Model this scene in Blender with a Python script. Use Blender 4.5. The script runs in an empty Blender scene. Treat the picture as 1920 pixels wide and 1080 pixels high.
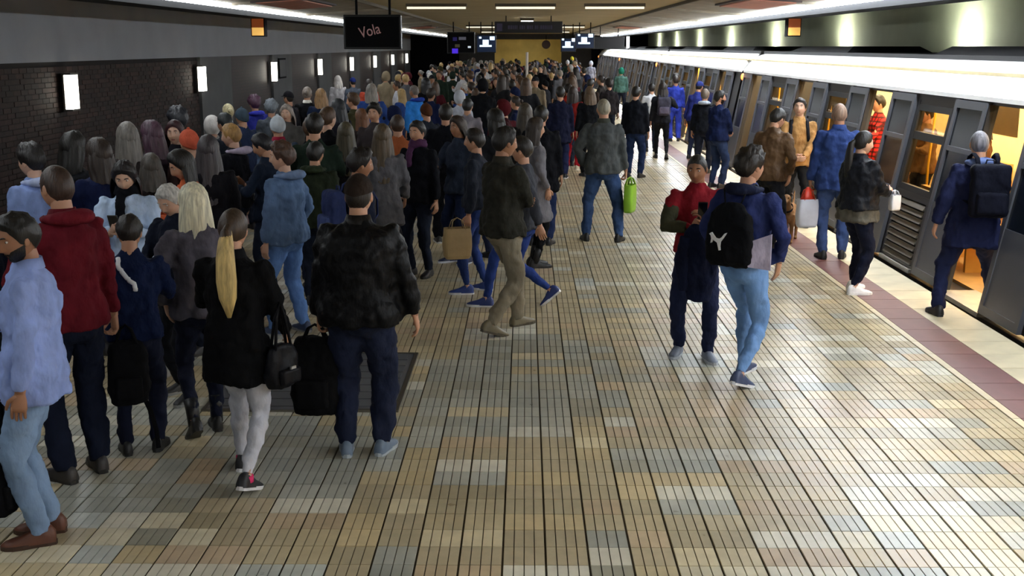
import bpy, bmesh, math, random
from mathutils import Vector, Matrix, noise

scene = bpy.context.scene
COL = scene.collection
R = math.radians

# ------------------------------------------------------------------ camera
cam_data = bpy.data.cameras.new('camera')
cam = bpy.data.objects.new('camera', cam_data)
COL.objects.link(cam)
cam.location = (0, 0, 2.5)
cam.rotation_euler = (R(90 - 11.635), 0, R(0.638))
cam_data.sensor_width = 36
cam_data.lens = 2200 / 1920 * 36
cam_data.clip_end = 300
scene.camera = cam
# ------------------------------------------------------------------ world, exposure
world = bpy.data.worlds.new('world')
scene.world = world
world.use_nodes = True
world.node_tree.nodes['Background'].inputs[0].default_value = (0.5, 0.6, 0.8, 1)
world.node_tree.nodes['Background'].inputs[1].default_value = 0.01
vs = scene.view_settings
vs.view_transform = 'Standard'
vs.look = 'None'
vs.gamma = 1
vs.use_curve_mapping = False
vs.exposure = 0.0
STRIP_R, STRIP_L = 62.0, 16.0      # emission of the two long fluorescent strips
TUBE = 0.9                         # ceiling tubes
TRAIN_LIGHT = 26.0                  # warm saloon lighting
SCONCE = 420.0

# ------------------------------------------------------------------ materials
def lin(c):
    if isinstance(c, str):
        c = c.lstrip('#')
        c = [int(c[i:i + 2], 16) / 255 for i in (0, 2, 4)]
        return tuple(x / 12.92 if x <= .04045 else ((x + .055) / 1.055) ** 2.4 for x in c)
    return tuple(c)

MATS = {}
def nodemat(name):
    m = bpy.data.materials.new(name)
    m.use_nodes = True
    nt = m.node_tree
    return m, nt, nt.nodes['Principled BSDF']

def N(nt, kind, **kw):
    n = nt.nodes.new(kind)
    for k, v in kw.items():
        if k in n.inputs:
            n.inputs[k].default_value = v
        else:
            setattr(n, k, v)
    return n

def mat(name, color, rough=.6, metal=0, var=.12, scale=6, bump=0, bscale=40, spec=.5, stretch=None, emit=0, bdist=.01):
    """Procedural surface: base colour broken up by noise, optional fine relief."""
    key = (name, tuple(lin(color)), rough)
    if key in MATS:
        return MATS[key]
    m, nt, b = nodemat(name)
    c = lin(color)
    tc = N(nt, 'ShaderNodeTexCoord')
    mp = N(nt, 'ShaderNodeMapping')
    if stretch:
        mp.inputs['Scale'].default_value = stretch
    nt.links.new(tc.outputs['Object'], mp.inputs['Vector'])
    nz = N(nt, 'ShaderNodeTexNoise', Scale=scale, Detail=4.0)
    nt.links.new(mp.outputs[0], nz.inputs['Vector'])
    rp = N(nt, 'ShaderNodeValToRGB')
    rp.color_ramp.elements[0].position = .3
    rp.color_ramp.elements[1].position = .7
    rp.color_ramp.elements[0].color = (*[x * (1 - var) for x in c], 1)
    rp.color_ramp.elements[1].color = (*[min(1, x * (1 + var)) for x in c], 1)
    nt.links.new(nz.outputs['Fac'], rp.inputs['Fac'])
    nt.links.new(rp.outputs['Color'], b.inputs['Base Color'])
    b.inputs['Roughness'].default_value = rough
    b.inputs['Metallic'].default_value = metal
    b.inputs['Specular IOR Level'].default_value = spec
    if emit:
        b.inputs['Emission Color'].default_value = (*c, 1)
        b.inputs['Emission Strength'].default_value = emit
    if bump:
        n2 = N(nt, 'ShaderNodeTexNoise', Scale=bscale, Detail=3.0)
        nt.links.new(mp.outputs[0], n2.inputs['Vector'])
        bp = N(nt, 'ShaderNodeBump', Strength=bump, Distance=bdist)
        nt.links.new(n2.outputs['Fac'], bp.inputs['Height'])
        nt.links.new(bp.outputs['Normal'], b.inputs['Normal'])
    MATS[key] = m
    return m

def emitter(name, color, strength):
    key = (name, tuple(lin(color)), strength)
    if key in MATS:
        return MATS[key]
    m, nt, b = nodemat(name)
    b.inputs['Base Color'].default_value = (*lin(color), 1)
    b.inputs['Emission Color'].default_value = (*lin(color), 1)
    b.inputs['Emission Strength'].default_value = strength
    MATS[key] = m
    return m

def cloth(color, rough=.85, var=.22):
    return mat('cloth', color, rough, var=var, scale=9, bump=.8, bscale=11, spec=.1, stretch=(1, 1, .6), bdist=.035)
def leather(color):
    return mat('leather', color, .5, var=.2, scale=8, bump=.7, bscale=12, spec=.13, stretch=(1, 1, .6), bdist=.03)
def denim(color):
    return mat('denim', color, .85, var=.3, scale=5, bump=.7, bscale=14, spec=.15, stretch=(1, 1, .6), bdist=.025)
def hairmat(color):
    return mat('hair', color, .5, var=.4, scale=30, bump=.5, bscale=60, spec=.45, stretch=(1.6, 1.6, .18))
def shoemat(color):
    return mat('shoe', color, .5, var=.15, scale=14, bump=.15, bscale=60)
def plastic(color, rough=.4):
    return mat('plastic', color, rough, var=.05)
def metal(color, rough=.35):
    return mat('metal', color, rough, metal=.85, var=.08)
def skinmat(color):
    key = ('skin', color)
    if key not in MATS:
        m = mat('skin', color, .5, var=.07, scale=14, bump=.05, bscale=120)
        b = m.node_tree.nodes['Principled BSDF']
        b.inputs['Subsurface Weight'].default_value = .08
        b.inputs['Subsurface Radius'].default_value = (.02, .008, .004)
        MATS[key] = m
    return MATS[key]

def plaid():
    if 'plaid' in MATS:
        return MATS['plaid']
    m, nt, b = nodemat('red_plaid')
    tc = N(nt, 'ShaderNodeTexCoord')
    w1 = N(nt, 'ShaderNodeTexWave', wave_type='BANDS', bands_direction='Z', Scale=5.0)
    w2 = N(nt, 'ShaderNodeTexWave', wave_type='BANDS', bands_direction='X', Scale=5.0)
    for w in (w1, w2):
        nt.links.new(tc.outputs['Object'], w.inputs['Vector'])
    mx = N(nt, 'ShaderNodeMath', operation='MULTIPLY')
    nt.links.new(w1.outputs['Fac'], mx.inputs[0])
    nt.links.new(w2.outputs['Fac'], mx.inputs[1])
    rp = N(nt, 'ShaderNodeValToRGB')
    rp.color_ramp.elements[0].color = (.05, .004, .005, 1)
    rp.color_ramp.elements[1].position = .4
    rp.color_ramp.elements[1].color = (.62, .02, .02, 1)
    nt.links.new(mx.outputs[0], rp.inputs['Fac'])
    nt.links.new(rp.outputs['Color'], b.inputs['Base Color'])
    b.inputs['Roughness'].default_value = .9
    MATS['plaid'] = m
    return m

def glass(name, tint, gloss=.03):
    if name in MATS:
        return MATS[name]
    m, nt, b = nodemat(name)
    out = nt.nodes['Material Output']
    tr = N(nt, 'ShaderNodeBsdfTransparent')
    tr.inputs[0].default_value = (*tint, 1)
    gl = N(nt, 'ShaderNodeBsdfGlossy')
    gl.inputs['Roughness'].default_value = .04
    mx = N(nt, 'ShaderNodeMixShader')
    mx.inputs[0].default_value = gloss
    nt.links.new(tr.outputs[0], mx.inputs[1])
    nt.links.new(gl.outputs[0], mx.inputs[2])
    nt.links.new(mx.outputs[0], out.inputs['Surface'])
    MATS[name] = m
    return m

def tile_material(name, per_object):
    """Glazed clinker: colour from the object (single tiles) or a face attribute (joined field)."""
    m, nt, b = nodemat(name)
    if per_object:
        src = N(nt, 'ShaderNodeObjectInfo').outputs['Color']
    else:
        src = N(nt, 'ShaderNodeAttribute', attribute_name='tint').outputs['Color']
    tc = N(nt, 'ShaderNodeNewGeometry')
    nz = N(nt, 'ShaderNodeTexNoise', Scale=9.0, Detail=5.0)
    nt.links.new(tc.outputs['Position'], nz.inputs['Vector'])
    nz2 = N(nt, 'ShaderNodeTexNoise', Scale=.9, Detail=3.0)
    nt.links.new(tc.outputs['Position'], nz2.inputs['Vector'])
    ad = N(nt, 'ShaderNodeMath', operation='ADD')
    nt.links.new(nz.outputs['Fac'], ad.inputs[0])
    nt.links.new(nz2.outputs['Fac'], ad.inputs[1])
    rp = N(nt, 'ShaderNodeMapRange')
    rp.inputs['From Min'].default_value = .6
    rp.inputs['From Max'].default_value = 1.4
    rp.inputs['To Min'].default_value = .76
    rp.inputs['To Max'].default_value = 1.2
    nt.links.new(ad.outputs[0], rp.inputs['Value'])
    mx = N(nt, 'ShaderNodeVectorMath', operation='SCALE')
    nt.links.new(src, mx.inputs[0])
    nt.links.new(rp.outputs[0], mx.inputs['Scale'])
    nt.links.new(mx.outputs[0], b.inputs['Base Color'])
    r2 = N(nt, 'ShaderNodeMapRange')
    r2.inputs['To Min'].default_value = .22
    r2.inputs['To Max'].default_value = .42
    nt.links.new(nz.outputs['Fac'], r2.inputs['Value'])
    nt.links.new(r2.outputs[0], b.inputs['Roughness'])
    return m

def brick_texture(name, c1, c2, mortar, scale, bw, bh, axes='YZ'):
    """Pieces too far off to tell apart: a brick pattern on the wall or floor itself."""
    m, nt, b = nodemat(name)
    g = N(nt, 'ShaderNodeNewGeometry')
    sp = N(nt, 'ShaderNodeSeparateXYZ')
    cb = N(nt, 'ShaderNodeCombineXYZ')
    nt.links.new(g.outputs['Position'], sp.inputs[0])
    nt.links.new(sp.outputs[axes[0]], cb.inputs['X'])
    nt.links.new(sp.outputs[axes[1]], cb.inputs['Y'])
    br = N(nt, 'ShaderNodeTexBrick', Scale=1.0)
    br.inputs['Brick Width'].default_value = bw
    br.inputs['Row Height'].default_value = bh
    br.inputs['Mortar Size'].default_value = .006
    br.inputs['Color1'].default_value = (*lin(c1), 1)
    br.inputs['Color2'].default_value = (*lin(c2), 1)
    br.inputs['Mortar'].default_value = (*lin(mortar), 1)
    if bw == bh:
        br.offset = 0
    nt.links.new(cb.outputs[0], br.inputs['Vector'])
    nt.links.new(br.outputs['Color'], b.inputs['Base Color'])
    b.inputs['Roughness'].default_value = .6
    return m

# ------------------------------------------------------------------ mesh helpers
class MB:
    """Collects verts, faces and a material index for one mesh object."""
    def __init__(self):
        self.v, self.f, self.m = [], [], []

    def add(self, vs_, fs, mi=0):
        o = len(self.v)
        self.v += [tuple(p) for p in vs_]
        self.f += [tuple(i + o for i in f) for f in fs]
        self.m += [mi] * len(fs)

    def box(self, a, b, mi=0):
        x0, y0, z0 = a
        x1, y1, z1 = b
        self.hexa([(x0, y0, z0), (x1, y0, z0), (x1, y1, z0), (x0, y1, z0),
                   (x0, y0, z1), (x1, y0, z1), (x1, y1, z1), (x0, y1, z1)], mi)

    def hexa(self, p, mi=0):
        self.add(p, [(0, 3, 2, 1), (4, 5, 6, 7), (0, 1, 5, 4), (1, 2, 6, 5), (2, 3, 7, 6), (3, 0, 4, 7)], mi)

    def tube(self, pts, rad, side=(1, 0, 0), seg=10, mi=0, cap=True, mat4=None, power=1.0):
        pts = [Vector(p) for p in pts]
        side = Vector(side)
        n = len(pts)
        rings = []
        for i, p in enumerate(pts):
            t = (pts[min(i + 1, n - 1)] - pts[max(i - 1, 0)])
            t = t.normalized() if t.length > 1e-9 else Vector((0, 0, 1))
            s = side - t * side.dot(t)
            if s.length < 1e-3:
                s = Vector((0, 1, 0)) - t * t.y
            s.normalize()
            b = t.cross(s)
            r = rad[i] if isinstance(rad[i], (tuple, list)) else (rad[i], rad[i])
            ring = []
            for k in range(seg):
                a = 2 * math.pi * k / seg
                ca, sa = math.cos(a), math.sin(a)
                if power != 1.0:
                    ca = math.copysign(abs(ca) ** power, ca)
                    sa = math.copysign(abs(sa) ** power, sa)
                ring.append(p + s * (r[0] * ca) + b * (r[1] * sa))
            rings.append(ring)
        vs_ = [q for r_ in rings for q in r_]
        fs = []
        for i in range(n - 1):
            for k in range(seg):
                k2 = (k + 1) % seg
                fs.append((i * seg + k, i * seg + k2, (i + 1) * seg + k2, (i + 1) * seg + k))
        if cap:
            fs.append(tuple(reversed(range(seg))))
            fs.append(tuple((n - 1) * seg + k for k in range(seg)))
        if mat4 is not None:
            vs_ = [mat4 @ q for q in vs_]
        self.add(vs_, fs, mi)

    def ball(self, c, r, seg=12, rings=8, mi=0, mat4=None):
        c = Vector(c)
        r = r if isinstance(r, (tuple, list)) else (r, r, r)
        vs_, fs = [], []
        for j in range(rings + 1):
            ph = math.pi * j / rings
            for k in range(seg):
                th = 2 * math.pi * k / seg
                q = c + Vector((r[0] * math.sin(ph) * math.cos(th), r[1] * math.sin(ph) * math.sin(th), r[2] * math.cos(ph)))
                vs_.append(mat4 @ q if mat4 is not None else q)
        for j in range(rings):
            for k in range(seg):
                k2 = (k + 1) % seg
                fs.append((j * seg + k, (j + 1) * seg + k, (j + 1) * seg + k2, j * seg + k2))
        self.add(vs_, fs, mi)

    def mesh(self, name, mats, smooth=False):
        me = bpy.data.meshes.new(name)
        me.from_pydata(self.v, [], self.f)
        for m_ in (mats if isinstance(mats, (list, tuple)) else [mats]):
            me.materials.append(m_)
        if any(self.m):
            me.polygons.foreach_set('material_index', self.m)
        if smooth:
            me.polygons.foreach_set('use_smooth', [True] * len(me.polygons))
        me.update()
        return me

    def build(self, name, mats, parent=None, loc=None, smooth=False):
        return link(name, self.mesh(name, mats, smooth), parent, loc)

def link(name, me, parent=None, loc=None):
    o = bpy.data.objects.new(name, me)
    COL.objects.link(o)
    if parent is not None:
        o.parent = parent
    if loc is not None:
        o.location = loc
    return o

def empty(name, loc=(0, 0, 0), rz=0, scale=1):
    o = bpy.data.objects.new(name, None)
    COL.objects.link(o)
    o.empty_display_size = .1
    o.location = loc
    o.rotation_euler = (0, 0, rz)
    o.scale = (scale,) * 3
    return o

def tag(o, label=None, cat=None, group=None, kind=None):
    for k, v in (('label', label), ('category', cat), ('group', group), ('kind', kind)):
        if v:
            o[k] = v
    return o

def bevel_box(a, b, w, seg=2):
    """A box with rounded edges, as an MB."""
    bm = bmesh.new()
    bmesh.ops.create_cube(bm, size=1)
    for v in bm.verts:
        v.co = Vector([a[i] + (v.co[i] + .5) * (b[i] - a[i]) for i in range(3)])
    bmesh.ops.bevel(bm, geom=bm.edges[:], offset=w, segments=seg, profile=.6, affect='EDGES')
    mb = MB()
    bm.verts.index_update()
    mb.add([v.co.copy() for v in bm.verts], [[v.index for v in f.verts] for f in bm.faces])
    bm.free()
    return mb

_tmp = bpy.data.objects.new('remesh_bench', bpy.data.meshes.new('bench'))
_rm = _tmp.modifiers.new('r', 'REMESH')
_rm.mode = 'VOXEL'
_sm = _tmp.modifiers.new('s', 'SMOOTH')
_dp = _tmp.modifiers.new('d', 'DISPLACE')
_tx = bpy.data.textures.new('folds', 'CLOUDS')
_d2 = _tmp.modifiers.new('e', 'DISPLACE')
_t2 = bpy.data.textures.new('creases', 'MARBLE')
_t2.turbulence = 9
_t2.noise_scale = .16
_d2.texture = _t2
_d2.mid_level = .5
_d2.texture_coords = 'LOCAL'
_dp.texture = _tx
_dp.mid_level = .5
_dp.texture_coords = 'LOCAL'
COL.objects.link(_tmp)

def fuse(mb, name, mats, voxel=.018, smooth=4, folds=.012, fold_size=.09):
    """Fuses overlapping volumes into one continuous surface with soft folds."""
    old = _tmp.data
    _tmp.data = mb.mesh('bench', mats)
    bpy.data.meshes.remove(old)
    _rm.voxel_size = voxel
    _sm.iterations = smooth
    _sm.factor = .5
    _dp.strength = folds
    _d2.strength = folds * .45
    _tx.noise_scale = fold_size
    _tx.noise_depth = 2
    dg = bpy.context.evaluated_depsgraph_get()
    me = bpy.data.meshes.new_from_object(_tmp.evaluated_get(dg), depsgraph=dg)
    me.name = name
    me.materials.clear()
    for m_ in (mats if isinstance(mats, (list, tuple)) else [mats]):
        me.materials.append(m_)
    me.polygons.foreach_set('use_smooth', [True] * len(me.polygons))
    return me

def text_mesh(body, size, name='lettering'):
    cu = bpy.data.curves.new(name, 'FONT')
    cu.body = body
    cu.size = size
    cu.extrude = .002
    cu.align_x = 'CENTER'
    o = bpy.data.objects.new(name, cu)
    COL.objects.link(o)
    dg = bpy.context.evaluated_depsgraph_get()
    me = bpy.data.meshes.new_from_object(o.evaluated_get(dg), depsgraph=dg)
    bpy.data.objects.remove(o)
    return me

# ================================================================== THE STATION
Y0, Y1 = -12.0, 78.0
EDGE = 4.22
PIT = -1.15
rnd = random.Random(7)
GROUT = mat('grout', '#3f382d', .8, var=.2)
CONC = mat('concrete', '#6d675c', .8, var=.15, scale=2, bump=.2, bscale=20)

# floor slab with its tiles
s = MB(); s.box((-EDGE, Y0, -.3), (EDGE, Y1, -.008))
floor = s.build('floor', [GROUT])
tag(floor, kind='structure')
TS = .2152
PAL = ['#b8aa88', '#aea284', '#ada083', '#bdac86', '#b5a284', '#aaaa9e', '#9e9f94', '#cfcab8', '#c4c1b2', '#b8a488', '#a5997c', '#cbbe9c', '#9a9786']
def tile_color(i, j):
    """Laid in short runs across the platform, with patches of paler and greyer batches."""
    r = random.Random(i // 2 * 7919 + j * 104729 + (i // 3) * 31)
    n = noise.noise(Vector((i * .13, j * .11, 3.1)))
    n2 = noise.noise(Vector((i * .09 + 9, j * .07, 7.7)))
    x = r.random()
    if j > 42 and r.random() < min(.75, (j - 42) / 25):
        c = r.choice(PAL[:3] + PAL[10:11] + ['#b0a68c'])
    elif n2 > .22 and x < .75:
        c = r.choice(['#aaaa9e', '#9e9f94', '#9a9786', '#a3a397'])
    elif n > .12 and x < .55:
        c = r.choice(['#d2ccb9', '#c9c6b6', '#cdc4a8', '#b8bbb2'])
    elif x < .62:
        c = r.choice(PAL[:5])
    else:
        c = r.choice(PAL)
    c = lin(c)
    r2 = random.Random(i * 331 + j * 17)
    k = .9 + .2 * r2.random()
    return tuple(v * k for v in c)

def tile_geo(mb, x, y, z, n=4):
    g = .0045
    w = (TS - g * 1.6) / n
    for k in range(n):
        a = x + g * .8 + k * w + g * .35
        b = a + w - g * .7
        y_a, y_b = y + g * .45, y + TS - g * .45
        t = .0015
        vs_ = [(a, y_a, -.008), (b, y_a, -.008), (b, y_b, -.008), (a, y_b, -.008),
               (a + t, y_a + t, z), (b - t, y_a + t, z), (b - t, y_b - t, z), (a + t, y_b - t, z)]
        mb.add(vs_, [(4, 5, 6, 7), (0, 1, 5, 4), (1, 2, 6, 5), (2, 3, 7, 6), (3, 0, 4, 7)])
TILE_OBJ = tile_material('clinker_tile', True)
TILE_FLD = tile_material('clinker_field', False)
one = MB(); tile_geo(one, 0, 0, 0)
tile_me = one.mesh('floor_tile', [TILE_OBJ])
COLS = range(-19, 16)                    # column i starts at i*TS - .11
def col_x(i): return i * TS - .108
near = []
for j in range(22, 60):
    for i in COLS:
        x, y = col_x(i), j * TS
        if abs(x + TS / 2 + .05) < (y + .1) * .435 and y > 5.1:
            near.append((y, i, j))
near.sort()
single = {(i, j) for _, i, j in near[:300]}
for i, j in sorted(single):
    o = link('floor_tile', tile_me, floor, (col_x(i), j * TS, rnd.uniform(-.0012, .0012)))
    o.color = (*tile_color(i, j), 1)
fld = MB(); tints = []
JFAR = int(34 / TS)
for j in range(int(1.0 / TS), JFAR):
    for i in COLS:
        if (i, j) in single:
            continue
        n0 = len(fld.f)
        tile_geo(fld, col_x(i), j * TS, rnd.uniform(-.0012, .0012))
        tints += [tile_color(i, j)] * (len(fld.f) - n0)
me = fld.mesh('tile_field', [TILE_FLD])
at = me.attributes.new('tint', 'FLOAT_COLOR', 'FACE')
at.data.foreach_set('color', [c for t in tints for c in (*t, 1)])
tag(link('tile_field', me, floor), kind='stuff')
xa, xb = col_x(COLS[0]), col_x(COLS[-1] + 1)
far_tiles = brick_texture('far_tiles', '#b3a177', '#a5a08c', '#4a4436', 1, TS, TS, 'XY')
for ya_, yb_ in ((JFAR * TS, Y1), (Y0, int(1.0 / TS) * TS)):
    s = MB(); s.box((xa, ya_, -.008), (xb, yb_, 0)); s.build('far_paving', [far_tiles], floor)
# platform edges: smooth pale slabs and the dark red warning line
PALE = mat('edge_stone', '#c9bd9f', .4, var=.16, scale=3, bump=.05)
REDL = mat('warning_stone', '#6b4340', .45, var=.14, scale=5)
for side, nm in ((1, 'trim_1'), (-1, 'trim_2')):
    s = MB()
    s.box((min(side * xb, side * (EDGE - .01)) if side > 0 else -EDGE + .01, Y0, -.02), (EDGE - .01 if side > 0 else xa, Y1, -.006))
    t = s.build(nm, [GROUT]); tag(t, kind='structure')
    cuts = [(xb + .006, 3.40, PALE, 'edge_slab'), (3.405, 3.765, REDL, 'warning_slab'), (3.77, EDGE, PALE, 'edge_slab')] if side > 0 else \
           [(xa - .006, -3.98, REDL, 'warning_slab')]
    for c in cuts:
        a, b = sorted(c[:2])
        if b - a < .05:
            continue
        q = MB(); q.box((a, 0.003, -.02), (b, .427, .001))
        qm = q.mesh(c[3], [c[2]])
        for k in range(int(3 / .43), int(40 / .43)):
            link(c[3], qm, t, (0, k * .43, rnd.uniform(-.0008, .0008)))
        for ya_, yb_ in ((40, Y1), (Y0, 2.58)):
            q = MB(); q.box((a, ya_, -.02), (b, yb_, .001)); q.build('edge_course', [c[2]], t)
# platform flanks, track beds and rails
DARK = mat('pit_concrete', '#3a3732', .9, var=.25, scale=2, bump=.3)
for side, nm, out in ((-1, 'track_bed', -7.5), (1, 'track_bed', 8.0)):
    s = MB()
    x0, x1 = sorted((side * EDGE, out))
    s.box((x0, Y0, PIT - .2), (x1, Y1, PIT))
    xf = side * EDGE
    s.box((min(xf, xf - side * .1), Y0, PIT), (max(xf, xf - side * .1), Y1, -.31))
    o = s.build(nm, [DARK]); tag(o, kind='structure')
    for dx in (-.72, .72):
        q = MB(); c = side * 5.9 + dx
        q.box((c - .07, Y0, PIT), (c + .07, Y1, PIT + .02)); q.box((c - .015, Y0, PIT + .02), (c + .015, Y1, PIT + .12)); q.box((c - .035, Y0, PIT + .12), (c + .035, Y1, PIT + .16))
        q.build('rail', [metal('#5a5048')], o)

# ceiling: flat middle bay, sloping soffits down to the light strips, dark over the tracks
CEIL = mat('ceiling_paint', '#b0a27c', .75, var=.1, scale=1.2, bump=.1, bscale=12)
SOFF = mat('soffit_concrete', '#857c6c', .8, var=.22, scale=2.5, bump=.3, bscale=18)
BLACK = mat('black_paint', '#08080a', .8, var=.2, spec=.08)
s = MB(); s.box((-2.9, Y0, 3.30), (2.9, Y1, 3.5))
ceiling = s.build('ceiling', [CEIL]); tag(ceiling, kind='structure')
for side in (-1, 1):
    s = MB()
    xi, xo = side * 2.9, side * 4.5
    s.hexa([(xi, Y0, 3.27), (xo, Y0, 3.15), (xo, Y1, 3.15), (xi, Y1, 3.27), (xi, Y0, 3.5), (xo, Y0, 3.5), (xo, Y1, 3.5), (xi, Y1, 3.5)])
    so = s.build('trim_3' if side < 0 else 'trim_4', [SOFF]); tag(so, kind='structure')
    s = MB(); s.box((min(xi, xi - side * .05), Y0, 3.245), (max(xi, xi - side * .05), Y1, 3.31))
    s.build('ceiling_bead', [mat('bead', '#57503f', .7)], ceiling)
    s = MB(); x0, x1 = sorted((side * 4.5, side * 8.3)); s.box((x0, Y0, 3.42), (x1, Y1, 3.55))
    tag(s.build('trim_5' if side < 0 else 'trim_6', [BLACK]), kind='structure')
    for k in range(12):                       # ribs across the soffit
        y = 6 + k * 6.2
        r = MB()
        r.hexa([(xi, y, 3.225), (xo, y, 3.11), (xo, y + .1, 3.11), (xi, y + .1, 3.225), (xi, y, 3.3), (xo, y, 3.2), (xo, y + .1, 3.2), (xi, y + .1, 3.3)])
        r.build('soffit_rib', [SOFF], so)
    # reddish service panel let into the soffit, and its far repeats
    for y, nm in ((18.3, 0), (43, 1)):
        xa_, xb_ = side * 3.42, side * 4.1
        def zz(x): return 3.27 - (abs(x) - 2.9) / 1.6 * .12
        fr = empty('ceiling_panel', (side * 3.76, y + 1.5, 3.16))
        tag(fr, ['reddish brown hatch in the soffit above the %s light strip, nearest the camera', 'small distant reddish hatch in the soffit above the %s light strip'][nm] % ('left' if side < 0 else 'right'), 'ceiling panel', 'soffit hatches')
        for nme, e, dz, m_ in (('frame', .07, -.03, mat('hatch_frame', '#33221c', .6)), ('panel', 0, -.045, mat('hatch_panel', '#b06a52', .5, var=.18, scale=3))):
            q = MB(); i0, i1 = xa_ - side * e, xb_ + side * e
            lo = [(i0, y - e, zz(i0) + dz), (i1, y - e, zz(i1) + dz), (i1, y + 3 + e, zz(i1) + dz), (i0, y + 3 + e, zz(i0) + dz)]
            hi = [(p[0], p[1], p[2] + .03) for p in lo]
            q.v = [(p[0] - side * 3.76, p[1] - y - 1.5, p[2] - 3.16) for p in lo + hi]
            q.f = [(0, 3, 2, 1), (4, 5, 6, 7), (0, 1, 5, 4), (1, 2, 6, 5), (2, 3, 7, 6), (3, 0, 4, 7)]; q.m = [0] * 6
            q.build(nme, [m_], fr)

# the two continuous fluorescent strips over the platform edges
for side, st, wd in ((-1, STRIP_L, 'left'), (1, STRIP_R, 'right')):
    root = empty('light_strip', (side * 4.58, 30, 3.125))
    tag(root, 'long white fluorescent strip along the %s platform edge, with black tray behind' % wd, 'light')
    em = emitter('strip_glow_' + wd, (.90, .95, .98) if side < 0 else (.87, .935, 1.0), st)
    q = MB(); q.box((-.075, -1.96, -.035), (.075, 1.96, .02)); dm = q.mesh('diffuser', [em])
    for k in range(21):
        link('diffuser', dm, root, (0, -40 + k * 4.0, rnd.uniform(-.004, .004)))
    q = MB(); a, b = sorted((side * .08, side * .52)); q.box((a, -41.9, -.12), (b, 47.5, .02)); q.build('cable_tray', [BLACK], root)
    q = MB(); q.box((-.1, -41.9, .021), (.1, 47.5, .12)); q.build('housing', [mat('strip_housing', '#9a9a98', .6)], root)

# ceiling tubes in rows of three across the middle bay
tb = MB(); tb.box((-.56, -.05, -.06), (.56, .05, -.012))
hb = MB(); hb.box((-.58, -.075, -.02), (.58, .075, .05))
tub_m = tb.mesh('tube', [emitter('tube_glow', (1, .93, .74), TUBE)])
hou_m = hb.mesh('housing', [mat('tube_housing', '#4c4434', .6)])
for j, y in enumerate((0.5, 23.0, 46.0, 62.0)):
    for i, x in enumerate((-1.7, 0, 1.7)):
        r = empty('ceiling_light', (x, y, 3.26))
        tag(r, '%s tube lamp of the %s row across the ceiling' % (['left', 'middle', 'right'][i], ['overhead', 'first', 'second', 'farthest'][j]), 'ceiling light', 'ceiling tube lamps')
        link('tube', tub_m, r); link('housing', hou_m, r)
r = empty('ceiling_light', (.05, 34.5, 3.2))
tag(r, 'small bright white ceiling lamp above the dark hanging sign', 'ceiling light')
q = MB(); q.box((-.17, -.1, -.06), (.17, .1, .02)); q.build('diffuser', [emitter('spot_glow', (1, .98, .9), 14)], r)
q = MB(); q.box((-.2, -.13, .021), (.2, .13, .1)); q.build('housing', [mat('tube_housing', '#4c4434', .6)], r)

# ------------------------------------------------------------------ walls
UPPER = mat('upper_band', '#9a9da3', .7, var=.06, scale=1.5)
UPPER_R = mat('upper_band_right', '#cdd4ba', .7, var=.06, scale=1.5)
BRICK = [mat('dark_brick', c, .8, var=.3, scale=20, bump=.3) for c in ('#36251f', '#2f221d', '#3c2924', '#2b201c')]
MORT = mat('mortar', '#211c1a', .9)
brick_far = brick_texture('far_bricks', '#3a2926', '#302421', '#1b1715', 1, .26, .08)
PLST = mat('grey_pilaster', '#5a5b5c', .75, var=.1, scale=2)
WX = -7.5
s = MB(); s.box((WX - .3, Y0, PIT), (WX, Y1, 2.26))
wl = s.build('wall_left', [MORT]); tag(wl, kind='structure')
s = MB(); s.box((WX - .3, Y0, 2.26), (WX + .06, Y1, 3.6)); s.build('upper_band', [UPPER], wl)
s = MB(); s.box((WX, 27.6, PIT), (WX + .018, Y1, 2.26)); s.box((WX, Y0, PIT), (WX + .018, 12, 2.26)); s.build('far_brickwork', [brick_far], wl)
bk = MB(); bk.box((0, 0, 0), (.026, .25, .07)); bms = [bk.mesh('brick', [m_]) for m_ in BRICK]
cand = []
for j in range(-14, 43):
    for i in range(int(12 / .26), int(27.4 / .26) + 1):
        y = i * .26 + (.13 if j % 2 else 0)
        z = j * .08 - 1.15 + 14 * .08 - .02
        if z + .07 < 2.25:
            cand.append((y, z))
vis = sorted([c for c in cand if c[0] > 16.75 and c[1] > .55])[:300]
vis_s = set(vis)
for y, z in vis:
    link('brick', rnd.choice(bms), wl, (WX - rnd.uniform(0, .008), y, z))
bf = MB()
for y, z in cand:
    if (y, z) not in vis_s:
        d = rnd.uniform(0, .008)
        bf.box((WX - d, y, z), (WX + .026 - d, y + .25, z + .07), rnd.randrange(4))
tag(bf.build('brickwork', BRICK, wl), kind='stuff')
LAMP_Y = [19.1 + 7.8 * k for k in range(8)]
for k, y in enumerate([3.5, 11.3] + LAMP_Y):
    if k >= 3:
        q = MB(); q.box((WX, y + .25, PIT), (WX + .09, y + 3.1, 2.26)); q.build('pilaster', [PLST], wl)
s = MB(); s.box((WX, Y0, PIT), (WX + .25, Y1, -.2)); s.build('cable_ledge', [DARK], wl)
ord_ = ['closest lit', 'second', 'third', 'fourth', 'fifth', 'sixth', 'seventh', 'eighth']
lg = MB(); lg.box((.0, -.15, -.27), (.11, .15, .27)); lm = lg.mesh('diffuser', [emitter('lamp_glow', (1, .95, .82), 9)])
bq = MB(); bq.box((-.03, -.17, -.3), (.0, .17, .3)); bq.box((0, -.17, .271), (.115, .17, .3)); bq.box((0, -.17, -.3), (.115, .17, -.271)); bmsh = bq.mesh('back_plate', [mat('lamp_frame', '#55524c', .5)])
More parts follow.
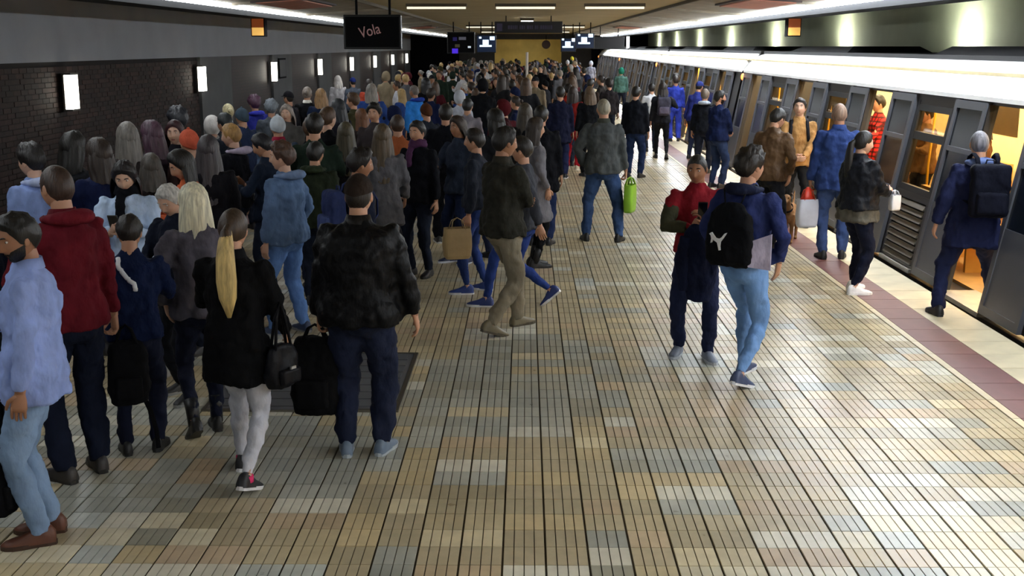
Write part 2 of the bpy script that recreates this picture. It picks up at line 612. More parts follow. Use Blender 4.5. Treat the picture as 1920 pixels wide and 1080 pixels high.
for k, y in enumerate(LAMP_Y):
    r = empty('wall_lamp', (WX + .13, y, 1.78))
    tag(r, '%s white box lamp on the dark left wall, counted from the camera' % ord_[k], 'wall lamp', 'box lamps on the left wall')
    link('diffuser', lm, r); link('back_plate', bmsh, r)
# dark notice panel beside the third lamp
r = empty('notice_board', (WX + .1, LAMP_Y[2] + 1.5, 1.85)); tag(r, 'dark notice board on the grey wall panel beyond the third wall lamp', 'notice board')
q = MB(); q.box((0, -.5, -.3), (.03, .5, .3)); q.build('frame', [BLACK], r)
q = MB(); q.box((.031, -.45, -.25), (.036, .45, .25)); q.build('sheet', [mat('notice', '#23252a', .5)], r)

WR = 8.0
s = MB(); s.box((WR, Y0, PIT), (WR + .3, Y1, 2.2))
wr = s.build('wall_right', [brick_far]); tag(wr, kind='structure')
s = MB(); s.box((WR - .03, Y0, 2.2), (WR + .3, Y1, 3.6)); s.build('upper_band', [UPPER_R], wr)
up = MB(); up.box((-.62, -.1, -.01), (-.42, .1, 0)); upm = up.mesh('bulb', [emitter('uplight_glow', (.97, 1, .82), SCONCE)])
hq = MB(); hq.box((-.66, -.13, -.12), (-.38, .13, -.02)); hq.box((-.66, -.13, -.02), (-.645, .13, .02)); hq.box((-.38, -.03, -.1), (0, .03, -.04)); hqm = hq.mesh('shade', [mat('lamp_frame', '#55524c', .5)])
for k in range(8):
    r = empty('wall_uplight', (WR - .03, 21.6 + 8.3 * k, 2.3))
    tag(r, '%s wall lamp washing light up the right wall behind the train' % ['nearest', 'second', 'third', 'fourth', 'fifth', 'sixth', 'seventh', 'last'][k], 'wall lamp', 'uplights on the right wall')
    link('bulb', upm, r); link('shade', hqm, r)

# closing walls: far end with its lit yellow hall, and behind the camera
s = MB()
s.box((-8, Y1, PIT), (-2.0, Y1 + .3, 3.6)); s.box((2.35, Y1, PIT), (8.3, Y1 + .3, 3.6)); s.box((-2.0, Y1, 2.95), (2.35, Y1 + .3, 3.6))
wf = s.build('wall_far', [mat('end_wall', '#34322f', .8)]); tag(wf, kind='structure')
s = MB(); s.box((-2.4, Y1 + 5, -.3), (2.8, Y1 + 5.2, 4)); s.box((-2.4, Y1 + .3, -.3), (-2.2, Y1 + 5, 4)); s.box((2.6, Y1 + .3, -.3), (2.8, Y1 + 5, 4)); s.box((-2.4, Y1 + .3, 3.5), (2.8, Y1 + 5.2, 3.6)); s.box((-2.4, Y1, -.3), (2.8, Y1 + 5.2, 0))
tag(s.build('wall_hall', [mat('hall_wall', '#c9b778', .7, var=.2, scale=1)]), kind='structure')
r = empty('hall_light', (.2, Y1 + 2.5, 3.45)); tag(r, 'bright lamp inside the yellow hall at the far end', 'ceiling light')
q = MB(); q.box((-1.4, -.5, -.05), (1.4, .5, .0)); q.build('diffuser', [emitter('hall_glow', (1, .9, .6), 3.2)], r)
q = MB(); q.box((-1.45, -.55, .001), (1.45, .55, .05)); q.build('housing', [CONC], r)
r = empty('round_sign', (1.35, Y1 - .06, 2.62)); tag(r, 'round dark brown sign hung before the yellow far hall', 'sign')
q = MB(); q.tube([(0, .03, 0), (0, -.03, 0)], [.28, .28], seg=20); q.build('disc', [mat('sign_brown', '#3a1c10', .5)], r)
q = MB(); q.tube([(0, 0, .27), (0, 0, .6)], [.02, .02], seg=6); q.build('hanger', [BLACK], r)
s = MB(); s.box((-8, Y0 - .3, PIT), (8.3, Y0, 3.6)); wb = s.build('wall_back', [mat('end_wall', '#34322f', .8)]); tag(wb, kind='structure')
for side in (-1, 1):
    s = MB(); a, b = sorted((side * 4.3, side * 7.9)); s.box((a, Y1 - .4, PIT), (b, Y1 - .05, 3.4)); s.build('tunnel_mouth', [BLACK], wf)

# ------------------------------------------------------------------ screens, signs, signal boxes
def screen(label, x0, x1, z0, z1, y, face, logo=None, drop=True):
    cx, cz, w, h = (x0 + x1) / 2, (z0 + z1) / 2, (x1 - x0) / 2, (z1 - z0) / 2
    r = empty('hanging_screen', (cx, y, cz)); tag(r, label, 'screen')
    bevel_box((-w, 0, -h), (w, .12, h), .012).build('casing', [plastic('#0a0a0c', .35)], r)
    q = MB(); q.box((-w + .03, -.006, -h + .03), (w - .03, .001, h - .03)); sc = q.build('display', [face], r)
    if drop:
        for dx in (-.55 * w, .6 * w):
            q = MB(); q.tube([(dx, .06, h - .01), (dx, .06, 3.3 - cz)], [.018, .018], seg=8); q.build('mount_rod', [BLACK], r)
    return r, sc
OFFSCR = mat('screen_dark', '#050507', .6, var=.1, spec=.1)
r, sc = screen('large black hanging screen with a pale red wordmark, nearest on the left', -2.58, -1.76, 2.46, 2.94, 17, OFFSCR)
me = text_mesh('Vola', .17); me.materials.append(emitter('wordmark', '#9a7472', .26))
o = link('wordmark', me, sc, (-.02, -.008, -.05)); o.rotation_euler = (R(90), R(-14), 0); o.scale = (1, 1.25, 1)
tag(o, label='slanting pale red wordmark')
r, sc = screen('dark hanging screen beyond the large one, with dim grey and violet marks', -2.61, -1.69, 2.27, 2.97, 40, OFFSCR)
for (x, z, w, h, c, e) in ((.05, .14, .12, .05, '#5a5a66', .4), (-.2, -.27, .1, .08, '#3a1fb0', 1.2), (-.2, .12, .07, .06, '#1c1450', .5), (.28, -.14, .05, .03, '#c8d4e0', .8), (-.12, -.1, .08, .05, '#3f3a28', .4)):
    q = MB(); q.box((x - w, -.009, z - h), (x + w, -.0065, z + h)); q.build('mark', [emitter('screen_mark', c, e)], sc)
NAVY = emitter('screen_navy', '#0a1a33', .7)
for lab, x0, x1, z0, z1, y in (('lit hanging screen with white figures, left of the dark sign', -1.63, -.98, 2.29, 2.88, 40),
                               ('smaller lit hanging screen right of the dark sign', 1.3, 1.86, 2.30, 2.80, 44),
                               ('lit hanging screen with white figures right of the dark sign, the higher one', 1.70, 2.36, 2.42, 2.94, 41)):
    r, sc = screen(lab, x0, x1, z0, z1, y, NAVY)
    for (x, z, w, h) in ((-.02, .05, .1, .08), (-.02, -.07, .2, .03), (.2, .18, .08, .06), (-.2, .2, .04, .03)):
        q = MB(); q.box((x - w, -.009, z - h), (x + w, -.0065, z + h)); q.build('mark', [emitter('screen_white', '#cfe8ff', 1.6)], sc)
screen('plain dark panel hanging behind the right-hand lit screens', 2.6, 3.8, 2.4, 2.86, 46, mat('panel_navy', '#05060c', .5))
r = empty('hanging_sign', (.085, 32, 3.0)); tag(r, 'wide black station sign with faint lettering hung from the ceiling', 'sign')
bevel_box((-.905, 0, -.15), (.905, .1, .15), .01).build('board', [plastic('#0c0c10')], r)
for dx in (-.6, .6):
    q = MB(); q.tube([(dx, .05, .14), (dx, .05, .3)], [.014, .014], seg=6); q.build('hanger', [BLACK], r)
q = MB(); x = -.55
while x < .62:
    w = rnd.uniform(.02, .05); q.box((x, -.006, -.05), (x + w, -.001, .05)); x += w + (.018 if rnd.random() < .8 else .06)
q.box((-.85, -.006, -.1), (-.7, -.001, .1))
q.build('lettering', [emitter('faint_violet', '#24202f', .6)], r)
for side, wd in ((-1, 'left'), (1, 'right')):
    r = empty('signal_box', (side * 5.0, 22.4, 2.88)); tag(r, 'small amber-lit signal box hanging below the %s light strip' % wd, 'signal')
    bevel_box((-.13, 0, -.2), (.13, .22, .2), .012).build('case', [BLACK], r)
    q = MB(); q.box((-.11, -.012, -.03), (.11, .001, .17)); q.build('upper_lens', [emitter('amber_dim', '#7a3a18', .6)], r)
    q = MB(); q.box((-.11, -.012, -.18), (.11, .001, -.035)); q.build('lower_lens', [emitter('amber', '#f0b860', .8)], r)
    q = MB(); q.tube([(0, .1, .19), (0, .1, .54)], [.02, .02], seg=6); q.build('hanger', [BLACK], r)
r = empty('white_post', (.06, 42, 0)); tag(r, 'thin white post rising from the far crowd', 'post')
q = MB(); q.tube([(0, 0, .04), (0, 0, 2.3)], [.045, .045], seg=8, power=.7); q.build('shaft', [plastic('#cfc8c0')], r)
q = MB(); q.tube([(0, 0, 0), (0, 0, .04)], [.2, .17], seg=14); q.build('foot', [plastic('#77726c')], r)
r = empty('tall_lamp', (5.3, 62, 2.6)); tag(r, 'narrow upright white lamp at the far end above the train roof', 'lamp')
q = MB(); q.box((-.07, -.06, -.2), (.07, .06, .4)); q.build('diffuser', [emitter('tall_glow', (.9, .95, 1), 5)], r)
q = MB(); q.tube([(0, 0, .4), (0, 0, .82)], [.02, .02], seg=6); q.build('hanger', [BLACK], r)

# grey floor plate behind the man in the black leather jacket
r = empty('floor_plate', (-1.57, 8.62, 0)); tag(r, 'grey ribbed floor plate set in the tiles at the left of the platform', 'floor plate')
q = MB(); q.box((-.66, -.76, .0), (.66, .76, .012)); q.build('plate', [mat('plate_grey', '#4c4d50', .55, var=.15, scale=4)], r)
q = MB()
for a, b in (((-.69, -.79), (.69, -.76)), ((-.69, .76), (.69, .79)), ((-.69, -.76), (-.66, .76)), ((.66, -.76), (.69, .76))):
    q.box((*a, 0), (*b, .016))
q.build('rim', [metal('#77746c')], r)
for k in range(8):
    q = MB(); q.box((-.62, -.7 + k * .18, .0121), (.62, -.58 + k * .18, .018)); q.build('rib', [mat('plate_grey', '#4c4d50', .55, var=.15, scale=4)], r)

# ================================================================== THE TRAIN
SX, SL = 4.35, .188           # foot of the leaning side and its slope
BAY, CAR = 4.2, 16.8
TH = 1.97
BODY = mat('train_grey', '#3a3a3d', .38, metal=.3, var=.08, scale=2)
LEAF = mat('door_grey', '#5d5f66', .35, metal=.35, var=.08, scale=2)
FRAME = mat('window_rubber', '#141416', .5)
WHITE = mat('train_white', '#f2f2ef', .35, var=.02)
ROOF = mat('train_roof', '#0e0e11', .7, var=.2)
DGLASS = mat('door_glass', '#141a22', .22, var=.1, spec=.3)
GLASS = glass('saloon_glass', (.72, .66, .55))
SLAT = mat('louver_slat', '#6e6a62', .4, metal=.3, var=.08)
SILL = mat('door_sill', '#c9c7c0', .3, metal=.5)
INNER = mat('saloon_panel', '#e2d2a6', .5, var=.06)
INFLO = mat('saloon_floor', '#b08a58', .5, var=.12)
SEATM = mat('seat_shell', '#c99a4c', .45, var=.1)
POLE = mat('grab_pole', '#e0b030', .3, var=.03)

def P(y, t, o):
    return (SX + SL * t - o, y, t)
def pbox(mb, y0, y1, t0, t1, o0, o1, mi=0):
    mb.hexa([P(y0, t0, o1), P(y0, t0, o0), P(y1, t0, o0), P(y1, t0, o1), P(y0, t1, o1), P(y0, t1, o0), P(y1, t1, o0), P(y1, t1, o1)], mi)
def frame(mb, y0, y1, t0, t1, w, o0, o1):
    pbox(mb, y0, y0 + w, t0, t1, o0, o1); pbox(mb, y1 - w, y1, t0, t1, o0, o1)
    pbox(mb, y0 + w, y1 - w, t0, t0 + w, o0, o1); pbox(mb, y0 + w, y1 - w, t1 - w, t1, o0, o1)

LIB = {}
def lib(name, fn, mats, smooth=False):
    q = MB(); fn(q); LIB[name] = q.mesh(name.split(':')[0], mats, smooth)
A0, A1, A2, A3 = 1.08, 2.0, 3.27, 4.2      # opening | leaf | window | leaf
for tagn, y0, y1 in (('a', A0, A1 - .03), ('b', A2 + .03, A3)):
    def leaf(q, y0=y0, y1=y1):
        frame(q, y0, y1, .02, TH - .03, .085, .0, .045)
        pbox(q, y0 + .085, y1 - .085, .1, .84, .005, .035)
        pbox(q, y0 + .085, y1 - .085, 1.40, 1.45, .008, .043)
    lib('door_leaf:' + tagn, leaf, [LEAF])
    lib('pane:' + tagn + '1', lambda q: pbox(q, y0 + .085, y1 - .085, .84, 1.40, .004, .026), [DGLASS])
    lib('pane:' + tagn + '2', lambda q: pbox(q, y0 + .085, y1 - .085, 1.45, TH - .115, .004, .026), [DGLASS])
    def edge(q, y=(y0 if tagn == 'a' else y1)):
        pbox(q, y - .03, y + .03, .02, TH - .03, -.03, .03)
    lib('door_seal:' + tagn, edge, [FRAME])
lib('body_panel:a', lambda q: pbox(q, A0, A1, 0, TH, -.08, -.04), [BODY]); lib('body_panel:b', lambda q: pbox(q, A2, A3, 0, TH, -.08, -.04), [BODY])
def wsec(q):
    pbox(q, A1, A2, 0, .06, -.08, 0); frame(q, A1 - .02, A2 + .02, .76, TH, .09, -.08, .004)
    pbox(q, A1, A1 + .16, .06, .76, -.08, 0); pbox(q, A2 - .1, A2, .06, .76, -.08, 0)
    pbox(q, A1 + .07, A2 - .07, 1.82, TH - .09, -.06, 0)
lib('body_panel:window', wsec, [BODY])
lib('louver_back', lambda q: pbox(q, A1 + .16, A2 - .1, .06, .76, -.08, -.055), [FRAME])  # dark sheet paints in the shade between the slats
def wfr(q):
    frame(q, A1 + .07, A2 - .07, .84, 1.83, .07, -.03, .012); pbox(q, A1 + .14, A2 - .14, 1.43, 1.52, -.03, .01)
lib('window_frame', wfr, [FRAME])
def wpn(q): pbox(q, A1 + .14, A2 - .14, .91, 1.43, -.012, -.004)
def wpn2(q): pbox(q, A1 + .14, A2 - .14, 1.52, 1.76, -.012, -.004)
lib('pane:low', wpn, [GLASS]); lib('pane:high', wpn2, [GLASS])
def slat(q):
    y0, y1 = A1 + .165, A2 - .105
    q.hexa([P(y0, 0, .02), P(y0, 0, -.03), P(y1, 0, -.03), P(y1, 0, .02), P(y0, .05, -.005), P(y0, .05, -.03), P(y1, .05, -.03), P(y1, .05, -.005)])
lib('slat', slat, [SLAT])
def sill(q):
    pbox(q, 0, A0, -.03, .012, -.35, .04)
lib('door_sill', sill, [SILL])
def step(q): pbox(q, A1 + .1, A2 - .05, -.01, .035, 0, .03)
lib('step_strip', step, [SILL])
for sx in (0, 1):
    def seatm(q, sx=sx):
        a, b = (4.93, 5.35) if sx == 0 else (6.5, 6.95)
        q.box((a, A1 - .2, .36), (b, A2 + .2, .44))
        x = 4.86 if sx == 0 else 6.95
        q.box((x, A1 - .2, .36), (x + .07, A2 + .2, .84))
        q.box((a + .03, A1 + .1, 0), (b - .03, A1 + .16, .36)); q.box((a + .03, A2 - .16, 0), (b - .03, A2 - .1, .36))
    lib('bench:%d' % sx, seatm, [SEATM])
def polem(q): q.tube([(5.75, A1 - .1, 0), (5.75, A1 - .1, 2.15)], [.02, .02], seg=8)
lib('grab_pole', polem, [POLE], True)
def polem2(q):
    q.tube([(5.2, .06, 0), (5.2, .06, 1.0), (5.28, .06, 2.1)], [.017] * 3, seg=8)
lib('door_pole', polem2, [POLE], True)
def lightm(q):
    q.box((-.12, .1, 2.17), (.12, 4.1, 2.2))
lib('saloon_light', lightm, [emitter('saloon_glow', (1, .80, .46), TRAIN_LIGHT)])
def fardoor(q):
    q.box((7.155, 2.1, 1.2), (7.19, 3.2, 1.72))
lib('far_glazing', fardoor, [mat('far_glass', '#4a3c26', .15)])
# car-long pieces, local y 0..CAR
G = .12
def shell(q):
    prof = [(SX - .0, -.85), (SX, -.03), (SX + .06, -.03), (SX + .06, -.85)]
    y0, y1 = G, CAR - G
    q.hexa([(SX + .02, y0, -.85), (SX + .4, y0, -.85), (SX + .4, y1, -.85), (SX + .02, y1, -.85), (SX, y0, -.035), (SX + .4, y0, -.035), (SX + .4, y1, -.035), (SX, y1, -.035)])
    q.box((7.2, y0, -.85), (7.45, y1, 1.9)); q.hexa([(7.2, y0, 1.9), (7.45, y0, 1.9), (7.45, y1, 1.9), (7.2, y1, 1.9), (6.85, y0, 2.3), (6.95, y0, 2.3), (6.95, y1, 2.3), (6.85, y1, 2.3)])
    for y in (y0, y1 - .05):
        q.hexa([(SX, y, 0), (7.2, y, 0), (7.2, y + .05, 0), (SX, y + .05, 0), (SX + SL * TH + .02, y, TH), (7.1, y, TH), (7.1, y + .05, TH), (SX + SL * TH + .02, y + .05, TH)])
        q.hexa([(SX + SL * TH + .02, y, TH), (7.1, y, TH), (7.1, y + .05, TH), (SX + SL * TH + .02, y + .05, TH), (5.1, y, 2.33), (6.9, y, 2.33), (6.9, y + .05, 2.33), (5.1, y + .05, 2.33)])
lib('car_shell', shell, [BODY])
def cant(q):
    y0, y1 = G + .04, CAR - G - .04
    xs = [(SX + SL * TH - .045, TH - .015), (SX + SL * TH - .04, TH + .03), (4.79, 2.12), (4.87, 2.22), (4.98, 2.30), (5.12, 2.345)]
    n = len(xs); R_ = .2; st = 6
    ys = [y0 + .0, y0 + .03, y0 + .1, y0 + .22] + [y1 - .22, y1 - .1, y1 - .03, y1]
    ins = [.16, .07, .02, 0, 0, .02, .07, .16]          # rounded car ends
    vs_, fs = [], []
    for y, e in zip(ys, ins):
        for i, (x, z) in enumerate(xs):
            k = i / (n - 1)
            vs_.append((x + e * .5 * (1 - k) + e * .3, y, z - e * k * .6))
    for j in range(len(ys) - 1):
        for i in range(n - 1):
            fs.append((j * n + i, j * n + i + 1, (j + 1) * n + i + 1, (j + 1) * n + i))
    q.add(vs_, fs)
    q.hexa([(4.72, y0, TH - .015), (5.0, y0, TH - .015), (5.0, y1, TH - .015), (4.72, y1, TH - .015), (4.9, y0, 2.2), (5.1, y0, 2.2), (5.1, y1, 2.2), (4.9, y1, 2.2)])
lib('cant_panel', cant, [WHITE], False)
def roof(q):
    y0, y1 = G + .05, CAR - G - .05
    q.hexa([(5.1, y0, 2.24), (6.9, y0, 2.24), (6.9, y1, 2.24), (5.1, y1, 2.24), (5.14, y0, 2.40), (6.85, y0, 2.40), (6.85, y1, 2.40), (5.14, y1, 2.40)])
lib('roof', roof, [ROOF])
def pod(q):
    q.hexa([(5.3, 2.0, 2.4), (6.7, 2.0, 2.4), (6.7, 6.4, 2.4), (5.3, 6.4, 2.4), (5.45, 2.4, 2.5), (6.55, 2.4, 2.5), (6.55, 6.2, 2.5), (5.45, 6.2, 2.5)])
lib('roof_unit:a', pod, [ROOF])
def pod2(q):
    q.hexa([(5.3, 10.6, 2.4), (6.7, 10.6, 2.4), (6.7, 14.8, 2.4), (5.3, 14.8, 2.4), (5.45, 10.8, 2.5), (6.55, 10.8, 2.5), (6.55, 14.4, 2.5), (5.45, 14.4, 2.5)])
lib('roof_unit:b', pod2, [ROOF])
def fl(q): q.box((SX + .36, G, -.035), (7.2, CAR - G, 0))
lib('saloon_floor', fl, [INFLO])
def ce(q): q.box((4.85, G, 2.2), (7.0, CAR - G, 2.235)); q.box((7.165, G, 0), (7.199, CAR - G, 2.0)); q.hexa([(7.1, G, 2.0), (7.19, G, 1.98), (7.19, CAR - G, 1.98), (7.1, CAR - G, 2.0), (6.8, G, 2.2), (6.9, G, 2.2), (6.9, CAR - G, 2.2), (6.8, CAR - G, 2.2)])
lib('saloon_lining', ce, [INNER])
def lamp(q): q.ball((0, 0, 0), (.05, .075, .075), 12, 8)
lib('marker_lamp', lamp, [emitter('marker_glow', (1, .28, .06), 3)], True)
def header(q):
    pbox(q, 0, A0, TH - .05, TH, -.3, .0)
lib('door_header', header, [BODY])
def endc(q): pbox(q, 0, .5, 0, TH, -.06, 0)

def metro_car(y, label):
    c = empty('metro_car', (0, y, 0)); tag(c, label, 'train car', 'cars of the standing train')
    for n in ('car_shell', 'cant_panel', 'roof', 'roof_unit:a', 'roof_unit:b', 'saloon_floor', 'saloon_lining'):
        link(n.split(':')[0], LIB[n], c)
    for b in range(4):
        o = (0, 1.79 + b * BAY, 0)
        last = b == 3
        for n in ('door_header', 'door_sill', 'door_pole', 'far_glazing', 'saloon_light'):
            if n == 'saloon_light':
                for x in (5.35, 6.35): link(n, LIB[n], c, (x, b * BAY, 0))
            elif n == 'far_glazing' and last:
                continue
            else:
                ob = link(n, LIB[n], c, o)
                if n == 'door_pole': link(n, LIB[n], c, (0, o[1] + .96, 0))
        # leaves slid open either side of the doorway, window bay between doorways
        for t in ('a', 'b'):
            off = o if t == 'a' else (0, o[1] - BAY, 0)
            lf = link('door_leaf', LIB['door_leaf:' + t], c, off)
            link('pane', LIB['pane:' + t + '1'], lf); link('pane', LIB['pane:' + t + '2'], lf); link('door_seal', LIB['door_seal:' + t], lf)
        if not last:
            link('body_panel', LIB['body_panel:a'], c, o); link('body_panel', LIB['body_panel:b'], c, o)
            bp = link('body_panel', LIB['body_panel:window'], c, o)
            wf_ = link('window_frame', LIB['window_frame'], c, o)
            link('pane', LIB['pane:low'], wf_); link('pane', LIB['pane:high'], wf_)
            link('louver_back', LIB['louver_back'], bp)
            for k in range(9):
                link('slat', LIB['slat'], bp, (SL * (.075 + k * .077), 0, .075 + k * .077))
            link('step_strip', LIB['step_strip'], c, o)
            link('bench', LIB['bench:0'], c, o); link('bench', LIB['bench:1'], c, o); link('grab_pole', LIB['grab_pole'], c, o)
    q = MB(); pbox(q, G, 1.79 - .93, 0, TH, -.08, -.04); pbox(q, G, .86, 0, TH, -.085, -.02)
    pbox(q, .86, 1.79, 0, TH, -.08, -.04); pbox(q, 1.79 + 3 * BAY + A0, CAR - G, 0, TH, -.08, -.04)
    q.build('end_panel', [BODY], c)
    lm_ = link('marker_lamp', LIB['marker_lamp'], c, P(CAR - .35, 1.86, .03))
    # gangway bellows to the next car
    q = MB()
    for k in range(4):
        yy = CAR - .1 + k * .05
        q.box((4.95, yy, -.3), (7.0, yy + .025, 2.2))
    q.build('gangway', [FRAME], c)
    return c
CAR_Y = [9.16 + CAR * k for k in (-1, 0, 1, 2, 3)]
for y, lab in zip(CAR_Y, ('train car standing just right of the camera, mostly out of view',
                          'nearest dark grey train car with lit open doors and white upper band',
                          'second train car beyond the first rounded gap in the white band',
                          'third train car, half hidden by people at the platform edge',
                          'farthest train car near the end of the platform')):
    metro_car(y, lab)

# ================================================================== PEOPLE
def ik(a, b, l1, l2, hint):
    a, b, hint = Vector(a), Vector(b), Vector(hint)
    d = b - a
    L = min(d.length, (l1 + l2) * .998)
    u = d.normalized()
    b = a + u * L
    x = (l1 * l1 - l2 * l2 + L * L) / (2 * L)
    h = math.sqrt(max(l1 * l1 - x * x, 0))
    n = hint - u * hint.dot(u)
    n.normalize()
    return a + u * x + n * h, b

# feet: (x, y, z, yaw outward, heel lift) ; a body faces its own +Y, its left is -X
LEGS = {
    'stand': ((-.11, -.01, 0, 12, 0), (.11, .03, 0, -12, 0)),
    'ease': ((-.12, .10, 0, 14, 0), (.12, -.06, 0, -18, 0)),
    'close': ((-.085, .02, 0, 6, 0), (.085, -.01, 0, -8, 0)),
    'wide': ((-.20, .02, 0, 16, 0), (.20, -.03, 0, -16, 0)),
    'step': ((-.10, .24, 0, 4, 0), (.09, -.22, 0, -6, 18)),
    'stride': ((-.10, .34, 0, 4, 0), (.09, -.36, .02, -4, 42)),
    'stride2': ((-.09, -.34, .02, 4, 40), (.10, .32, 0, -4, 0)),
    'lift': ((-.09, -.20, .0, 4, 32), (.10, .05, 0, -6, 0)),
    'board': ((-.34, -.10, 0, 10, 0), (.30, .28, 0, -8, 0)),
}
# wrist target, elbow hint, hand direction (None = along forearm), curl
ARM = {
    'down': ((.255, .03, .86), (.3, -1, 0), None, .45),
    'out': ((.33, .02, .90), (.5, -.8, 0), None, .5),
    'back': ((.24, -.22, .93), (.4, -1, 0), None, .45),
    'fwd': ((.22, .24, .95), (.4, -1, 0), None, .45),
    'pocket': ((.225, .09, .95), (.9, -.7, 0), (-.15, .1, -1), .3),
    'phone': ((.075, .30, 1.20), (.8, -.2, -.9), (-.35, .55, .55), .75),
    'phonelow': ((.07, .33, 1.08), (.8, -.2, -.9), (-.4, .8, .2), .75),
    'fold': ((-.05, .19, 1.13), (1, .1, -.6), (-1, .15, .05), .4),
    'clasp': ((.05, .25, .98), (1, -.2, -.5), (-.8, .5, -.2), .6),
    'strap': ((.13, .14, 1.33), (1, .2, -.8), (-.2, .2, .9), .9),
    'hold': ((.28, .06, .86), (.4, -1, 0), (0, .05, -1), 1.0),
    'reach': ((.20, .42, 1.18), (.6, -.2, -.9), (-.1, 1, .1), .6),
    'chin': ((.10, .20, 1.38), (.6, .2, -1), (-.3, .2, .9), .7),
}

def pose(legs='stand', arms=('down', 'down'), lean=0, hip=None):
    J = {}
    feet = LEGS[legs]
    hz = {'stand': .905, 'ease': .90, 'close': .905, 'wide': .885, 'step': .875, 'stride': .83, 'stride2': .835, 'lift': .885, 'board': .83}[legs]
    cx = (feet[0][0] + feet[1][0]) / 2
    cy = (feet[0][1] + feet[1][1]) / 2
    if legs in ('lift',):
        cx, cy = .03, .0
    J['pel'] = Vector((cx, cy, hz))
    for s, f, nm in ((-1, feet[0], 'L'), (1, feet[1], 'R')):
        x, y, z, yaw, lift = f
        d = Vector((-math.sin(R(yaw)), math.cos(R(yaw)), 0))
        ball = Vector((x, y, z)) + d * .12
        ank = ball - d * (.12 * math.cos(R(lift))) + Vector((0, 0, .085 * math.cos(R(lift)) + .12 * math.sin(R(lift)))) + d * (.085 * math.sin(R(lift)))
        hipj = J['pel'] + Vector((s * .088, 0, -.01))
        knee, ank = ik(hipj, ank, .42, .42, d)
        J['hip' + nm], J['knee' + nm], J['ank' + nm], J['foot' + nm] = hipj, knee, ank, (ball, d, lift)
    M = Matrix.Translation(J['pel']) @ Matrix.Rotation(R(-lean), 4, 'X') @ Matrix.Translation(-Vector((0, 0, .905)))
    J['M'] = M
    for s, a, nm in ((-1, arms[0], 'L'), (1, arms[1], 'R')):
        w, h, hd, curl = ARM[a] if isinstance(a, str) else a
        sh = M @ Vector((s * .178, 0, 1.405))
        wr = M @ Vector((s * w[0], w[1], w[2]))
        el, wr = ik(sh, wr, .285, .25, M.to_3x3() @ Vector((s * h[0], h[1], h[2])))
        fd = (wr - el).normalized()
        hdv = (M.to_3x3() @ Vector((s * hd[0], hd[1], hd[2]))).normalized() if hd else fd
        J['sh' + nm], J['el' + nm], J['wr' + nm], J['hd' + nm] = sh, el, wr, (hdv, curl)
    return J

def gauss(x, m, s):
    return math.exp(-((x - m) / s) ** 2)

def head_base(d):
    """Skull surface along direction d (front is +Y), no features."""
    x, y, z = .077 * d.x, (.098 if d.y > 0 else .103) * d.y, .119 * d.z
    if z < -.02:
        t = min(1, (-.02 - z) / .098)
        x *= 1 - .30 * t * t
        y *= (1 - .05 * t) if y > 0 else (1 - .42 * t)
    if z > 0 and y < 0:
        y *= 1.0 + .04 * z / .119
    if y > .062:
        y = .062 + (y - .062) * .82
    return Vector((x, y, z))

def head_pt(d):
    p = head_base(d)
    if d.y > .15:
        ax = abs(p.x)
        k = min(1, (d.y - .15) / .3)
        ridge = (.007 + .017 * min(1, max(0, (.022 - p.z) / .052))) if -.036 < p.z < .024 else (.024 * gauss(p.z, -.036, .008) if p.z <= -.036 else .007 * gauss(p.z, .024, .02))
        p.y += k * ridge * gauss(p.x, 0, .0125 if p.z > -.015 else .016)
        p.y -= k * .010 * gauss(ax, .033, .017) * gauss(p.z, .010, .013)
        p.y += k * .005 * gauss(p.z, .030, .010) * gauss(ax, .025, .03)
        p.y += k * .006 * gauss(p.z, -.062, .010) * gauss(p.x, 0, .022)
        p.y -= k * .004 * gauss(p.z, -.062, .003) * gauss(p.x, 0, .02)
        p.y -= k * .004 * gauss(p.z, -.078, .008) * gauss(p.x, 0, .02)
        p.y += k * .010 * gauss(p.z, -.100, .014) * gauss(p.x, 0, .022)
        p.y += k * .004 * gauss(p.z, -.02, .02) * gauss(ax, .045, .016)
    return p

